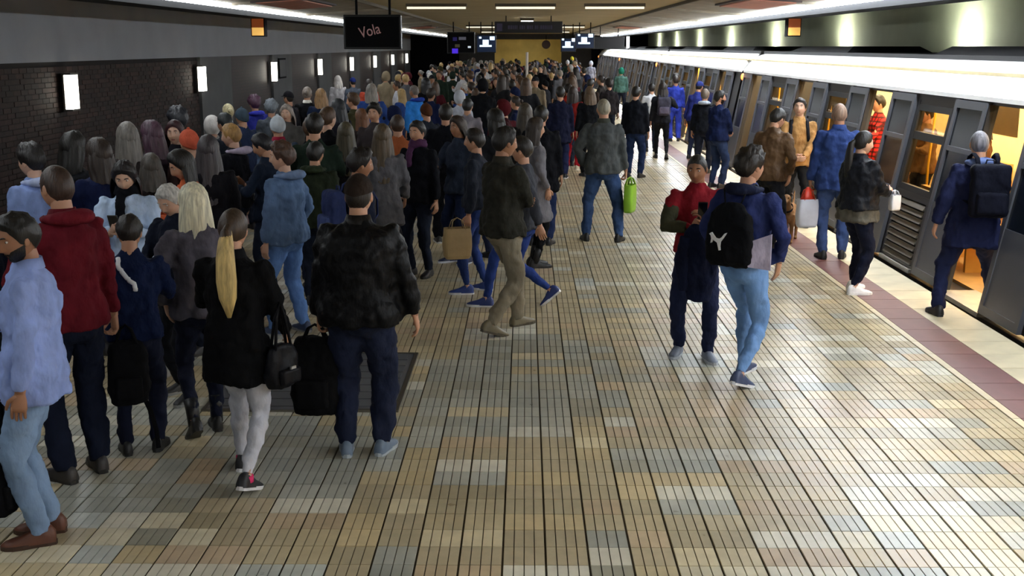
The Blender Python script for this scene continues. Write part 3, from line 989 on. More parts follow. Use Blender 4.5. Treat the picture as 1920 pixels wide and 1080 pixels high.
def head_mesh(q, H, lod):
    seg, rings = ((40, 30), (28, 20), (16, 12))[lod]
    vs_, fs, mi = [], [], []
    for j in range(rings + 1):
        ph = math.pi * j / rings
        for k in range(seg):
            th = 2 * math.pi * k / seg
            th = th - .35 * math.sin(th) * (1 if lod < 2 else 0)      # crowd columns towards the face
            d = Vector((math.sin(ph) * math.sin(th), math.sin(ph) * math.cos(th), math.cos(ph)))
            vs_.append(head_pt(d))
    for j in range(rings):
        for k in range(seg):
            k2 = (k + 1) % seg
            f = (j * seg + k, (j + 1) * seg + k, (j + 1) * seg + k2, j * seg + k2)
            c = sum((vs_[i] for i in f), Vector()) / 4
            m_ = 0
            if lod < 2 and c.y > .06 and abs(c.x) < .021 and -.069 < c.z < -.055:
                m_ = 3
            fs.append(f); mi.append(m_)
    o = len(q.v)
    q.v += [tuple(H @ v) for v in vs_]
    q.f += [tuple(i + o for i in f) for f in fs]
    q.m += mi
    for s in (-1, 1):                                                  # ears
        E = H @ Matrix.Translation((s * .077, -.008, -.004)) @ Matrix.Rotation(R(-18 * s), 4, 'Z') @ Matrix.Rotation(R(10), 4, 'X')
        q.ball((0, 0, 0), (.009, .019, .032), 8, 6, 0, E)
    if lod < 2:
        for s in (-1, 1):
            c = head_pt(Vector((s * .36, .93, .085)).normalized())
            q.ball((s * .032, c.y - .0075, .0095), (.0125, .0115, .0085), 10, 6, 1, H)
            q.ball((s * .032, c.y + .0005, .0095), (.0052, .0045, .0055), 8, 5, 2, H)
            pts = [(s * (.017 + .033 * t), head_pt(Vector((s * (.18 + .36 * t), .93, .27)).normalized()).y + .001, .030 + .005 * math.sin(t * 2.6)) for t in (0, .33, .66, 1)]
            q.tube(pts, [(.0025, .0035), (.0035, .0045), (.003, .004), (.0015, .002)], side=(0, 1, 0), seg=6, mi=2, mat4=H)

def hand_mesh(q, wr, d, palm, thumb_side, curl, lod, S=1.0):
    d = d.normalized()
    n = palm - d * palm.dot(d)
    n = n.normalized() if n.length > 1e-3 else Vector((0, 0, 1)).cross(d).normalized()
    l = d.cross(n) * thumb_side          # towards the thumb
    q.tube([wr - d * .04, wr, wr + d * .03, wr + d * .07, wr + d * .092], [(.027, .022), (.026, .019), (.035, .017), (.041, .015), (.037, .010)], side=l, seg=8 if lod < 2 else 6)
    if lod == 2:
        q.tube([wr + d * .085, wr + d * .13 + n * (.02 * curl), wr + d * (.165 - .05 * curl) + n * (.06 * curl)], [(.034, .009), (.032, .009), (.02, .007)], side=l, seg=6)
    else:
        for off, ln in ((.030, .070), (.010, .080), (-.010, .075), (-.029, .059)):
            p = wr + d * (.086 - abs(off) * .12) + l * off
            pts, ang = [p - d * .015, p], 0
            for i, fr in enumerate((.44, .31, .25)):
                ang += curl * (50, 55, 35)[i]
                dd = d * math.cos(R(ang)) + n * math.sin(R(ang)) + l * (off * .9)
                p = p + dd.normalized() * ln * fr
                pts.append(p)
            q.tube(pts, [.0088, .0092, .0086, .0078, .0058], side=l, seg=6)
    p = wr + d * .022 + l * .026
    t1 = (d * .62 + l * .72 + n * .30).normalized()
    t2 = (d * .85 + l * (.35 - .4 * curl) + n * (.3 + .4 * curl)).normalized()
    q.tube([p - t1 * .02, p, p + t1 * .035, p + t1 * .04 + t2 * .026, p + t1 * .04 + t2 * .05], [.012, .014, .0115, .010, .007], side=n, seg=6)

def head_matrix(J, head):
    yaw, pitch = head
    base = J['M'] @ Matrix.Translation((0, -.004, 1.535))
    return base @ Matrix.Rotation(R(yaw), 4, 'Z') @ Matrix.Rotation(R(-pitch), 4, 'X') @ Matrix.Translation((0, .022, .098))

def make_body(J, head, lod, bulk, mats):
    q = MB()
    M = J['M']
    H = head_matrix(J, head)
    head_mesh(q, H, lod)
    sg = 12 if lod < 2 else 8
    hc = H @ Vector((0, -.018, -.06))
    q.tube([M @ Vector((0, -.01, 1.38)), M @ Vector((0, -.012, 1.46)), M @ Vector((0, -.006, 1.53)), hc, H @ Vector((0, -.012, -.01))], [(.07, .055), (.06, .056), (.056, .057), (.055, .058), (.048, .05)], seg=sg)
    b = bulk * .68
    q.tube([M @ Vector((0, 0, z)) for z in (.80, .9, 1.0, 1.1, 1.25, 1.36, 1.42)], [(.12 * b, .09 * b), (.165 * b, .12 * b), (.16 * b, .115 * b), (.145 * b, .105 * b), (.165 * b, .115 * b), (.165 * b, .095 * b), (.10 * b, .07 * b)], seg=sg)
    for s, nm in ((-1, 'L'), (1, 'R')):
        sh, el, wr = J['sh' + nm], J['el' + nm], J['wr' + nm]
        q.tube([sh.lerp(el, .1), sh.lerp(el, .3), el, el.lerp(wr, .35), wr], [.026, .034, .030, .031, .023], seg=sg)
        hd, curl = J['hd' + nm]
        inward = M.to_3x3() @ Vector((-s, .0, 0))
        if abs(hd.z) < .75:
            inward = M.to_3x3() @ Vector((-s * .6, -.3, .2))
        fwd = M.to_3x3() @ Vector((0, 1, 0))
        l = hd.cross(inward)
        ts = 1 if l.dot(fwd if abs(hd.z) > .5 else Vector((0, 0, 1))) > 0 else -1
        hand_mesh(q, wr, hd, inward, ts, curl, lod)
        hp, kn, an = J['hip' + nm], J['knee' + nm], J['ank' + nm]
        q.tube([hp + Vector((0, 0, .04)), hp.lerp(kn, .35), kn, kn.lerp(an, .3), an], [.066, .056, .038, .038, .026], seg=sg)
        ball, d, lift = J['foot' + nm]
        q.tube([an + Vector((0, 0, .02)), an - Vector((0, 0, .03)), ball + Vector((0, 0, .03))], [.034, .035, .025], seg=6)
    return q.mesh('body', mats, True)

def make_top(J, kind, bulk, lod, mats):
    """Jacket, coat, shirt or hoodie: torso and sleeves fused into one garment."""
    q = MB()
    M = J['M']
    b = bulk
    hem = {'jacket': .86, 'short': .93, 'shirt': .80, 'coat': .56, 'parka': .70, 'tee': .88, 'blazer': .80}[kind]
    prof = [(.86, .182, .138), (.93, .185, .14), (1.02, .176, .133), (1.12, .174, .13), (1.24, .186, .138), (1.34, .190, .128), (1.40, .175, .108), (1.445, .135, .088), (1.485, .085, .076), (1.52, .068, .068)]
    if hem < .86:
        n = max(1, int((.86 - hem) / .1))
        prof = [(hem + (.86 - hem) * i / n, .182 + (.86 - hem) * .14 * (1 - i / n), .138 + (.86 - hem) * .12 * (1 - i / n)) for i in range(n)] + prof
    else:
        prof = [p for p in prof if p[0] >= hem - .001]
        if prof[0][0] > hem + .01:
            prof = [(hem, .178, .136)] + prof
    pts, rad = [], []
    for z, rx, ry in prof:
        y = -.008 if z > 1.3 else 0
        if z < .905:
            p = Vector((J['pel'].x, J['pel'].y, z + J['pel'].z - .905))
        else:
            p = M @ Vector((0, y, z))
        kb = 1 + (b - 1) * (1 if z < 1.4 else max(0, (1.5 - z) / .1))
        gp = .022 * max(0, min(1, (1.06 - z) / .12))
        pts.append(p); rad.append((rx * kb + gp, ry * kb * (1 + .25 * (b - 1)) + gp))
    q.tube(pts, rad, seg=20, power=.92)
    if hem < .75:
        for nm in ('L', 'R'):
            hp, kn = J['hip' + nm], J['knee' + nm]
            e = hp.lerp(kn, min(.97, (hp.z - hem) / .42))
            q.tube([hp + Vector((0, 0, .03)), hp.lerp(e, .5), e], [.125 * b, .125 * b, .122 * b], seg=14)
    kb = 1 + (b - 1) * .6
    slim = {'shirt': .86, 'tee': .84}.get(kind, 1.0)
    for nm, s in (('L', -1), ('R', 1)):
        sh, el, wr = J['sh' + nm], J['el' + nm], J['wr' + nm]
        inn = M @ Vector((s * .10, 0, 1.395))
        end = wr if kind != 'tee' else sh.lerp(el, .75)
        pts = [inn, sh, sh.lerp(el, .5), el, el.lerp(wr, .55), wr - (wr - el).normalized() * .012]
        rad = [.062, .071 * slim, .062 * slim, .056 * slim, .049 * slim, .043 * slim]
        if kind == 'tee':
            pts = [inn, sh, sh.lerp(el, .5), sh.lerp(el, .85)]; rad = [.06, .066, .06, .058]
        q.tube(pts, [r * kb for r in rad], seg=12)
        q.ball(sh, .063 * slim * kb, 12, 8)
    vox = (.0155, .021, .032)[lod]
    return fuse(q, kind, mats, vox, 3 if lod < 2 else 1, (.042, .038, .02)[lod] * (1.3 if len(mats) > 9 else 1), .10)

def make_trousers(J, fit, bulk, lod, mats):
    q = MB()
    M = J['M']
    p = J['pel']
    b = 1 + (bulk - 1) * .7
    q.tube([M @ Vector((0, 0, 1.03)), M @ Vector((0, 0, .97)), p + Vector((0, -.005, .0)), p + Vector((0, -.005, -.06)), p + Vector((0, 0, -.11))], [(.150 * b, .112 * b), (.160 * b, .122 * b), (.172 * b, .135 * b), (.165 * b, .125 * b), (.10 * b, .08 * b)], seg=18)
    r = {'skinny': (.090, .080, .056, .055, .040), 'jeans': (.094, .086, .067, .064, .056), 'loose': (.098, .092, .078, .075, .068)}[fit]
    for nm in ('L', 'R'):
        hp, kn, an = J['hip' + nm], J['knee' + nm], J['ank' + nm]
        q.tube([hp + Vector((0, 0, .02)), hp.lerp(kn, .4), kn, kn.lerp(an, .35), kn.lerp(an, .75), an + Vector((0, 0, -.02 if fit != 'skinny' else .0))],
               [r[0] * b, r[1] * b, r[2] * b, r[3] * b, (r[3] + r[4]) / 2 * b, r[4]], seg=12)
    return fuse(q, 'trousers', mats, (.0165, .021, .032)[lod], 3 if lod < 2 else 1, (.034, .03, .014)[lod], .085)

def make_shoe(J, nm, boot, lod, part):
    ball, d, lift = J['foot' + nm]
    q = MB()
    l = Vector((d.y, -d.x, 0))
    up = Vector((0, 0, 1))
    a = R(lift)
    fd = d * math.cos(a) - up * math.sin(a)       # heel lifted about the ball
    fu = up * math.cos(a) + d * math.sin(a)
    o = ball - fd * .12 + up * .0                 # below the ankle
    if part == 'upper':
        st = [(-.072, .030, .075), (-.05, .036, .105), (-.01, .038, .115), (.04, .041, .092), (.09, .045, .066), (.14, .046, .052), (.175, .038, .042), (.198, .018, .030)]
        vs_, fs = [], []
        sg = 10
        for y, w, h in st:
            for k in range(sg):
                t = math.pi * k / (sg - 1)
                cx = math.cos(t); sy = math.sin(t)
                vs_.append(o + fd * y + l * (w * math.copysign(abs(cx) ** .8, cx)) + fu * (.018 + (h - .018) * sy ** .8))
        for i in range(len(st) - 1):
            for k in range(sg - 1):
                fs.append((i * sg + k, (i + 1) * sg + k, (i + 1) * sg + k + 1, i * sg + k + 1))
        fs.append(tuple(range(sg))); fs.append(tuple(reversed([(len(st) - 1) * sg + k for k in range(sg)])))
        q.add(vs_, fs)
        if boot:
            an = J['ank' + nm]; kn = J['knee' + nm]
            q.tube([an - Vector((0, 0, .03)), an.lerp(kn, .2), an.lerp(kn, .38)], [.043, .045, .05], seg=10)
    else:
        outl = [(-.078, .0), (-.07, .026), (-.03, .036), (.03, .036), (.09, .048), (.14, .049), (.18, .036), (.203, .012)]
        top = [o + fd * y + l * w for y, w in outl] + [o + fd * y - l * w for y, w in reversed(outl)]
        n = len(top)
        hi = [p + fu * .024 for p in top]
        q.add(top + hi, [tuple(reversed(range(n))), tuple(range(n, 2 * n))] + [(i, (i + 1) % n, n + (i + 1) % n, n + i) for i in range(n)])
    return q

def hairline(al, style):
    """Elevation (fraction of skull height) where the hair stops, by azimuth from the face (deg)."""
    if style in ('beanie',):
        pts = [(0, .42), (60, .25), (110, -.1), (180, -.35)]
    elif style in ('cap',):
        pts = [(0, .45), (60, .36), (110, .22), (180, .05)]
    elif style == 'bald':
        pts = [(0, .95), (60, .75), (80, .15), (110, -.1), (140, -.45), (180, -.6)]
        return None if al < 55 else _lerp(pts, al)
    elif style in ('long', 'lob', 'pony', 'bun', 'side'):
        pts = [(0, .60), (35, .50), (60, .1), (75, -.35), (100, -.6), (180, -.75)] if style in ('long', 'lob') else [(0, .6), (40, .5), (65, .15), (85, .0), (100, -.35), (180, -.7)]
    elif style == 'hoodup':
        pts = [(0, .80), (30, .7), (50, .2), (60, -.6), (180, -.9)]
    else:
        pts = [(0, .60), (40, .52), (62, .22), (76, -.12), (84, -.14), (96, .05), (112, -.3), (140, -.55), (180, -.66)]
    return _lerp(pts, al)

def _lerp(pts, x):
    for (a, va), (b, vb) in zip(pts, pts[1:]):
        if x <= b:
            return va + (vb - va) * (x - a) / (b - a)
    return pts[-1][1]

THICK = {'buzz': .005, 'short': .016, 'messy': .026, 'curly': .034, 'bald': .006, 'long': .02, 'lob': .022, 'pony': .012, 'bun': .013, 'side': .02, 'beanie': .017, 'cap': .014, 'hoodup': .03}

def make_hair(J, head, style, lod, mats, seed=0):
    q = MB()
    H = head_matrix(J, head)
    cols, rows = ((44, 14), (28, 9), (18, 6))[lod]
    th = THICK[style]
    vs_, fs = [], []
    amp = {'messy': .45, 'curly': .5, 'short': .28, 'long': .15, 'lob': .2}.get(style, .06)
    for j in range(rows + 1):
        for k in range(cols):
            az = 2 * math.pi * k / cols
            al = abs(math.degrees(az if az <= math.pi else 2 * math.pi - az))
            zt = hairline(al, style)
            ph_end = math.acos(max(-1, min(1, zt))) if zt is not None else .35
            ph = ph_end * j / rows
            d = Vector((math.sin(ph) * math.sin(az), math.sin(ph) * math.cos(az), math.cos(ph)))
            p = head_base(d)
            edge = 1 - max(0, (j / rows - .75) / .25) * (.85 if style not in ('beanie', 'cap', 'hoodup') else .25)
            w = 1 + amp * noise.noise(Vector((d.x * 5 + seed, d.y * 5, d.z * 5))) * 2
            t = th * edge * w * (1 + .35 * max(0, d.z))
            nrm = Vector((p.x / .077 ** 2, p.y / .1 ** 2, p.z / .119 ** 2)).normalized()
            vs_.append(p + nrm * (t + .002))
    for j in range(rows):
        for k in range(cols):
            k2 = (k + 1) % cols
            fs.append((j * cols + k, (j + 1) * cols + k, (j + 1) * cols + k2, j * cols + k2))
    q.add([H @ v for v in vs_], fs)
    if style == 'beanie':
        ring = []
        for k in range(25):
            az = 2 * math.pi * k / 24
            al = abs(math.degrees(az if az <= math.pi else 2 * math.pi - az))
            zt = hairline(al, style) + .06
            ph = math.acos(zt)
            ring.append(head_base(Vector((math.sin(ph) * math.sin(az), math.sin(ph) * math.cos(az), math.cos(ph)))) * 1.09)
        q.tube([H @ p for p in ring], [(.024, .008)] * 25, side=(0, 0, 1), seg=6, cap=False)
        q.ball((0, 0, .145), (.018, .018, .016), 8, 6, 0, H)
    if style == 'cap':
        br = []
        for k in range(9):
            az = R(-62 + 15.5 * k)
            br.append((math.sin(az), math.cos(az)))
        lo = [Vector((.088 * x, .098 * y, .046)) for x, y in br] + [Vector((.080 * x, .098 * y + .068 * max(0, y) ** .6, .030)) for x, y in br]
        hi = [v + Vector((0, 0, .006)) for v in lo]
        n = 9
        q.add([H @ v for v in lo + hi], [(i, i + 1, n + i + 1, n + i) for i in range(n - 1)] + [(2 * n + i, 3 * n + i, 3 * n + i + 1, 2 * n + i + 1) for i in range(n - 1)] + [(n + i, n + i + 1, 3 * n + i + 1, 3 * n + i) for i in range(n - 1)])
    if style in ('long', 'lob'):
        L = .48 if style == 'long' else .22
        M = J['M']
        rows2, c2 = (16, 30) if lod < 2 else (7, 14)
        top = H.translation
        vs_, fs = [], []
        yaw = Matrix.Rotation(R(head[0] * .7), 4, 'Z')
        for j in range(rows2 + 1):
            t = j / rows2
            for k in range(c2 + 1):
                u = k / c2 * 2 - 1
                aw = R(118 - 34 * t) * u
                r1 = .094 + .030 * math.sin(min(1, t * 1.6) * 1.5)
                r2 = .104 + .012 * t
                strand = 1 + .045 * math.sin(u * 21 + seed) + .07 * noise.noise(Vector((u * 4 + seed, t * 2, 1)))
                loc = Vector((r1 * math.sin(aw) * strand, -.012 - .028 * t - r2 * math.cos(aw) * strand, 0))
                ln = L * (1 + .05 * noise.noise(Vector((u * 6, seed, 5))) - .12 * abs(u) ** 2)
                p0 = (M.to_3x3() @ (yaw.to_3x3() @ loc))
                vs_.append(top + p0 + Vector((0, 0, .035 - t * (ln + .035))))
        for j in range(rows2):
            for k in range(c2):
                a = j * (c2 + 1) + k
                fs.append((a, a + c2 + 1, a + c2 + 2, a + 1))
        q.add(vs_, fs)
    if style == 'bun':
        q.ball((0, -.118, .035), (.042, .036, .04), 12, 8, 0, H)
    if style == 'pony':
        M = J['M'].to_3x3()
        back = H @ Vector((0, -.112, .02))
        dn = M @ Vector((0, -.35, -1)).normalized()
        pts = [H @ Vector((0, -.085, .025)), back, back + M @ Vector((.0, -.035, -.03)), back + M @ Vector((.004, -.058, -.12)), back + M @ Vector((.008, -.07, -.25)), back + M @ Vector((.01, -.07, -.36)), back + M @ Vector((.012, -.068, -.46))]
        q.tube(pts, [.022, .022, .034, (.05, .032), (.058, .034), (.05, .03), (.012, .01)], seg=14 if lod < 2 else 8)
    return q.mesh('hair', mats, True)

def make_collar(J, mats, big=False):
    M = J['M']
    q = MB()
    n = 16
    vs_, fs = [], []
    h = .055 if not big else .075
    for j, (z, rx, ry, dy) in enumerate(((1.475, .090, .080, -.01), (1.475 + h, .070, .072, -.006), (1.475 + h * .9, .064, .066, -.004), (1.475, .07, .068, -.01))):
        for k in range(n + 1):
            a = R(20 + 320 * k / n)
            vs_.append(M @ Vector((rx * math.sin(a), ry * math.cos(a) + dy, z - (.03 * max(0, math.cos(a))))))
    for j in range(3):
        for k in range(n):
            a = j * (n + 1) + k
            fs.append((a, a + 1, a + n + 2, a + n + 1))
    q.add(vs_, fs)
    return q.mesh('collar', mats, True)

def make_hood(J, mats):
    M = J['M']
    q = MB()
    pts, rad = [], []
    for k in range(11):
        a = R(55 + 250 * k / 10)
        back = max(0, -math.cos(a))
        pts.append(M @ Vector((.105 * math.sin(a), .095 * math.cos(a) - .02 - .035 * back, 1.475 + .012 * back)))
        rad.append((.022 + .024 * back, .028 + .04 * back))
    q.tube(pts, rad, side=(0, 0, 1), seg=12)
    return fuse(q, 'hood', mats, .013, 3, .012, .05)

def make_scarf(J, mats):
    M = J['M']
    q = MB()
    for zz, r in ((1.495, .088), (1.535, .078)):
        pts = [M @ Vector((r * math.sin(2 * math.pi * k / 14), r * .95 * math.cos(2 * math.pi * k / 14) + .004, zz + .008 * math.sin(k * 1.7))) for k in range(15)]
        q.tube(pts, [.028] * 15, side=(0, 0, 1), seg=8)
    q.tube([M @ Vector((.03, .09, 1.48)), M @ Vector((.035, .135, 1.38)), M @ Vector((.03, .15, 1.25))], [(.04, .02), (.045, .018), (.045, .012)], seg=8)
    return fuse(q, 'scarf', mats, .012, 3, .014, .04)

def make_beard(J, head, mats):
    H = head_matrix(J, head)
    vs_, fs = [], []
    rows, cols = 7, 20
    for j in range(rows + 1):
        for k in range(cols + 1):
            az = R(-88 + 176 * k / cols)
            u = abs(k / cols * 2 - 1)
            z0 = -.36 + .26 * max(0, u - .35) / .65 if u > .35 else -.44
            z1 = -.97
            zf = z0 + (z1 - z0) * j / rows
            ph = math.acos(zf)
            d = Vector((math.sin(ph) * math.sin(az), math.sin(ph) * math.cos(az), math.cos(ph)))
            p = head_pt(d)
            e = .0045 * (1 if 0 < j < rows and 0 < k < cols else -.3)
            vs_.append(H @ (p + p.normalized() * e))
    for j in range(rows):
        for k in range(cols):
            c = (vs_[j * (cols + 1) + k])
            u = abs((k + .5) / cols * 2 - 1)
            if j in (1,) and u < .2:
                continue                          # the mouth
            a = j * (cols + 1) + k
            fs.append((a, a + cols + 1, a + cols + 2, a + 1))
    q = MB(); q.add(vs_, fs)
    return q.mesh('beard', mats, True)

MESH = {}
def cached(key, fn):
    if key not in MESH:
        MESH[key] = fn()
    return MESH[key]

SKIN = {'pale': '#c9a088', 'light': '#b98a6e', 'tan': '#9a6c50', 'dark': '#6e4a36'}
EYEW = mat('eye_white', '#d8d0c8', .3, var=.02)
LIP = mat('lip', '#a0605a', .45, var=.05)

def put(name, me, parent, mats):
    o = link(name, me, parent)
    for i, m_ in enumerate(mats):
        if me.materials[i] != m_:
            o.material_slots[i].link = 'OBJECT'
            o.material_slots[i].material = m_
    return o

PEOPLE = []
def person(label, loc, h, a, top=('jacket', '#15151a'), pants=('jeans', '#1b2130'), shoes=('#16161a', '#1c1c1e'),
           hair=('short', '#1c1612'), skin='light', legs='stand', arms=('down', 'down'), head=(0, 0), lean=0, bulk=1.0,
           lod=1, hood=None, collar=None, scarf=None, beard=None, boots=False, group=None, z=0, topmat=None, seed=0, second=None, pantmat=None):
    """One person: an Empty on the floor carrying body, garments, shoes and hair."""
    root = empty('person', (loc[0], loc[1], z), R(a), h / 1.755)
    tag(root, label, 'person', group)
    arms = (arms, arms) if isinstance(arms, str) else arms
    pk = (legs, arms, lean)
    J = cached(('J',) + pk, lambda: pose(legs, arms, lean))
    sk = skinmat(SKIN[skin]); hm = hairmat(hair[1]) if hair[0] not in ('beanie', 'cap', 'hoodup') else cloth(hair[1])
    dark = hairmat('#1c1612') if hair[0] in ('beanie', 'cap', 'bald', 'hoodup') else hm
    bm_ = [sk, EYEW, dark, LIP]
    put('body', cached(('body', pk, head, lod, bulk), lambda: make_body(J, head, lod, bulk, bm_)), root, bm_)
    tm = topmat or (leather(top[1]) if len(top) > 2 and top[2] == 'leather' else cloth(top[1]))
    tk = {'short': 'jacket', 'tee': 'shirt', 'parka': 'coat'}.get(top[0], top[0])
    t = put(tk, cached(('top', pk, top[0], bulk, lod), lambda: make_top(J, top[0], bulk, lod, [tm])), root, [tm])
    if collar:
        cm = leather(collar) if len(top) > 2 else cloth(collar)
        put('collar', cached(('collar', pk), lambda: make_collar(J, [cm])), t, [cm])
    if hood:
        put('hood', cached(('hood', pk), lambda: make_hood(J, [cloth(hood)])), t, [cloth(hood)])
    if second:                                     # a longer garment showing below the first
        put('shirt', cached(('top2', pk, 'shirt', bulk * .95, lod), lambda: make_top(J, 'shirt', bulk * .95, lod, [cloth(second)])), root, [cloth(second)])
    pm = pantmat or (denim(pants[1]) if pants[0] != 'loose' else cloth(pants[1]))
    put('trousers', cached(('pants', pk, pants[0], bulk, lod), lambda: make_trousers(J, pants[0], bulk, lod, [pm])), root, [pm])
    if lod < 3:
        for nm in ('L', 'R'):
            sm_, so = shoemat(shoes[0]), shoemat(shoes[1])
            sh = put('boot' if boots else 'shoe', cached(('shoe', pk, nm, boots), lambda: make_shoe(J, nm, boots, lod, 'upper').mesh('shoe', [sm_], True)), root, [sm_])
            put('sole', cached(('sole', pk, nm), lambda: make_shoe(J, nm, boots, lod, 'sole').mesh('sole', [so])), sh, [so])
    if hair[0] != 'none':
        nmh = {'beanie': 'beanie', 'cap': 'cap', 'hoodup': 'raised_hood'}.get(hair[0], 'hair')
        put(nmh, cached(('hair', pk, head, hair[0], lod, seed), lambda: make_hair(J, head, hair[0], lod, [hm], seed)), root, [hm])
        if hair[0] == 'cap':
            put('hair', cached(('hair', pk, head, 'buzz', lod, 0), lambda: make_hair(J, head, 'buzz', lod, [dark])), root, [dark])
    if beard:
        put('beard', cached(('beard', pk, head), lambda: make_beard(J, head, [hairmat(beard)])), root, [hairmat(beard)])
    if scarf:
        put('scarf', cached(('scarf', pk), lambda: make_scarf(J, [cloth(scarf)])), root, [cloth(scarf)])
    PEOPLE.append((loc[0], loc[1]))
    root_info[root.name] = (J, h / 1.755, R(a), Vector((loc[0], loc[1], z)))
    return root
root_info = {}

def on(root, p):
    """World point of a place given in a person's own frame (1.755 m tall, facing +Y)."""
    J, sc, a, l = root_info[root.name]
    return l + Matrix.Rotation(a, 3, 'Z') @ (Vector(p) * sc)
def joint(root, k):
    return on(root, root_info[root.name][0][k])

# ------------------------------------------------------------------ things people carry
def worn_backpack(label, p, color, w=.15, h=.42, d=.15, z0=1.0, pocket=None, straps=True, limp=False):
    J, sc, a, l = root_info[p.name]
    base = Vector((0, -.15 - d / 2, z0))
    r = empty('backpack', on(p, base), a, sc); tag(r, label, 'backpack')
    m_ = cloth(color)
    q = bevel_box((-w, -d / 2, 0), (w, d / 2, h), .05, 3)
    link('bag', fuse(q, 'bag', [m_], .015, 3, .018, .07), r)
    q = bevel_box((-w * .78, -d / 2 - .05, .04), (w * .78, -d / 2 + .03, h * .5), .025, 2)
    link('front_pocket', fuse(q, 'front_pocket', [cloth(pocket or color)], .014, 3, .012, .05), r)
    if straps:
        for s in (-1, 1):
            pts = [Vector((s * x, y, z)) - base for x, y, z in ((.08, -.13, 1.37), (.09, -.10, 1.455), (.10, -.02, 1.49), (.105, .07, 1.455), (.115, .135, 1.33), (.13, .13, 1.2), (.17, .02, 1.08), (.13, -.13, 1.04))]
            q = MB(); q.tube(pts, [(.022, .007)] * len(pts), side=(1, 0, 0), seg=6); q.build('strap', [m_], r, smooth=True)
    q = MB(); q.tube([(-.04, d / 2 - .03, h - .01), (-.03, d / 2 - .03, h + .035), (.03, d / 2 - .03, h + .035), (.04, d / 2 - .03, h - .01)], [.008] * 4, seg=6); q.build('handle', [m_], r, smooth=True)
    return r

def hung_bag(label, name, pos, rz, w, d, h, color, handle=.12, kind='cloth', taper=.8, dangling=0, buckle=None):
    """A bag hanging from pos (the grip): soft body below, handles up to the grip."""
    r = empty(name, (pos[0], pos[1], pos[2] - handle - h), rz); tag(r, label, name.replace('_', ' '))
    m_ = {'cloth': cloth, 'leather': leather}.get(kind, plastic)(color)
    q = MB()
    q.tube([(0, 0, 0.01), (0, 0, h * .25), (0, 0, h * .6), (0, 0, h * .95), (0, 0, h)], [(w * .85, d * .85), (w, d), (w * .96, d * .9), (w * taper, d * .55), (w * taper * .85, d * .3)], seg=18, power=.75)
    link('bag', fuse(q, 'bag', [m_], .015, 3, .022, .08), r)
    for s in (-1, 1):
        q = MB(); q.tube([(-w * .5, s * d * .3, h * .92), (-w * .25, s * d * .12, h + handle * .7), (0, 0, h + handle), (w * .25, s * d * .12, h + handle * .7), (w * .5, s * d * .3, h * .92)], [.009] * 5, seg=6)
        q.build('handle', [m_], r, smooth=True)
    q = bevel_box((-w * .6, -d - .025, h * .15), (w * .6, -d * .6, h * .5), .02, 2)
    q.build('pocket', [m_], r, smooth=True)
    if dangling:
        q = MB(); q.tube([(w * .6, 0, .05), (w * .9, .01, -.06), (w * 1.1, .02, -dangling * .6), (w * 1.15, .02, -dangling)], [(.014, .004)] * 4, seg=6); q.build('loose_strap', [m_], r)
    if buckle:
        q = MB(); q.box((-.02, -d - .032, h * .5), (.02, -d - .02, h * .56)); q.build('buckle', [metal(buckle)], r)
    return r

def carrier_bag(label, pos, rz, w, d, h, color, top=None, handle=.1, kind='plastic', mark=None):
    """An open carrier bag with two loop handles, hanging from pos."""
    r = empty('carrier_bag', (pos[0], pos[1], pos[2] - handle - h), rz); tag(r, label, 'bag')
    m_ = mat('bag_film', color, .45, var=.1, scale=7, bump=.35, bscale=14)
    q = MB()
    n = 6
    for k, (a, b) in enumerate(zip(range(n), range(1, n + 1))):
        pass
    rings = [(0, .82), (.1, .95), (.4, 1.0), (.75, .97), (1.0, .92)]
    vs_, fs = [], []
    sg = 24
    for t, s in rings:
        for k in range(sg):
            an = 2 * math.pi * k / sg
            ca, sa = math.cos(an), math.sin(an)
            x = w * s * math.copysign(abs(ca) ** .35, ca); y = d * s * math.copysign(abs(sa) ** .35, sa)
            wob = 1 + .06 * noise.noise(Vector((x * 14, y * 14, t * 5)))
            vs_.append((x * wob, y * wob, t * h))
    for i in range(len(rings) - 1):
        for k in range(sg):
            fs.append((i * sg + k, i * sg + (k + 1) % sg, (i + 1) * sg + (k + 1) % sg, (i + 1) * sg + k))
    fs.append(tuple(reversed(range(sg))))
    q.add(vs_, fs); q.build('sack', [m_], r, smooth=kind == 'plastic')
    tm = plastic(top) if top else m_
    for s in (-1, 1):
        q = MB(); q.tube([(-w * .5, s * d * .85, h * .96), (-w * .35, s * d * .4, h + handle * .7), (0, 0, h + handle), (w * .35, s * d * .4, h + handle * .7), (w * .5, s * d * .85, h * .96)], [(.012, .004)] * 5, side=(0, 1, 0), seg=6)
        q.build('handle', [tm], r, smooth=True)
    if top:
        q = MB(); q.tube([(0, 0, h * .9), (0, 0, h + .03), (0, 0, h + handle)], [(w * .8, d * .7), (w * .55, d * .5), (w * .18, d * .2)], seg=12); q.build('gathered_top', [tm], r, smooth=True)
    return r

def phone(label, pos, rz, tilt, glow=0):
    r = empty('phone', pos, rz); tag(r, label, 'phone')
    r.rotation_euler = (R(tilt), 0, rz)
    bevel_box((-.037, -.0045, -.074), (.037, .0045, .074), .003, 1).build('case', [plastic('#101114', .3)], r)
    q = MB(); q.box((-.033, .0046, -.066), (.033, .0055, .066)); q.build('display', [emitter('phone_glow', '#cfe0f5', glow) if glow else plastic('#0c0d10', .1)], r)
    return r

def held_phone(p, label, glow=1.0, side='R'):
    J, sc, a, l = root_info[p.name]
    hd = J['hd' + side][0]
    c = joint(p, 'wr' + side) + (Matrix.Rotation(a, 3, 'Z') @ hd) * .085 * sc + Vector((0, 0, .03))
    return phone(label, c, a + math.pi, 35, glow)

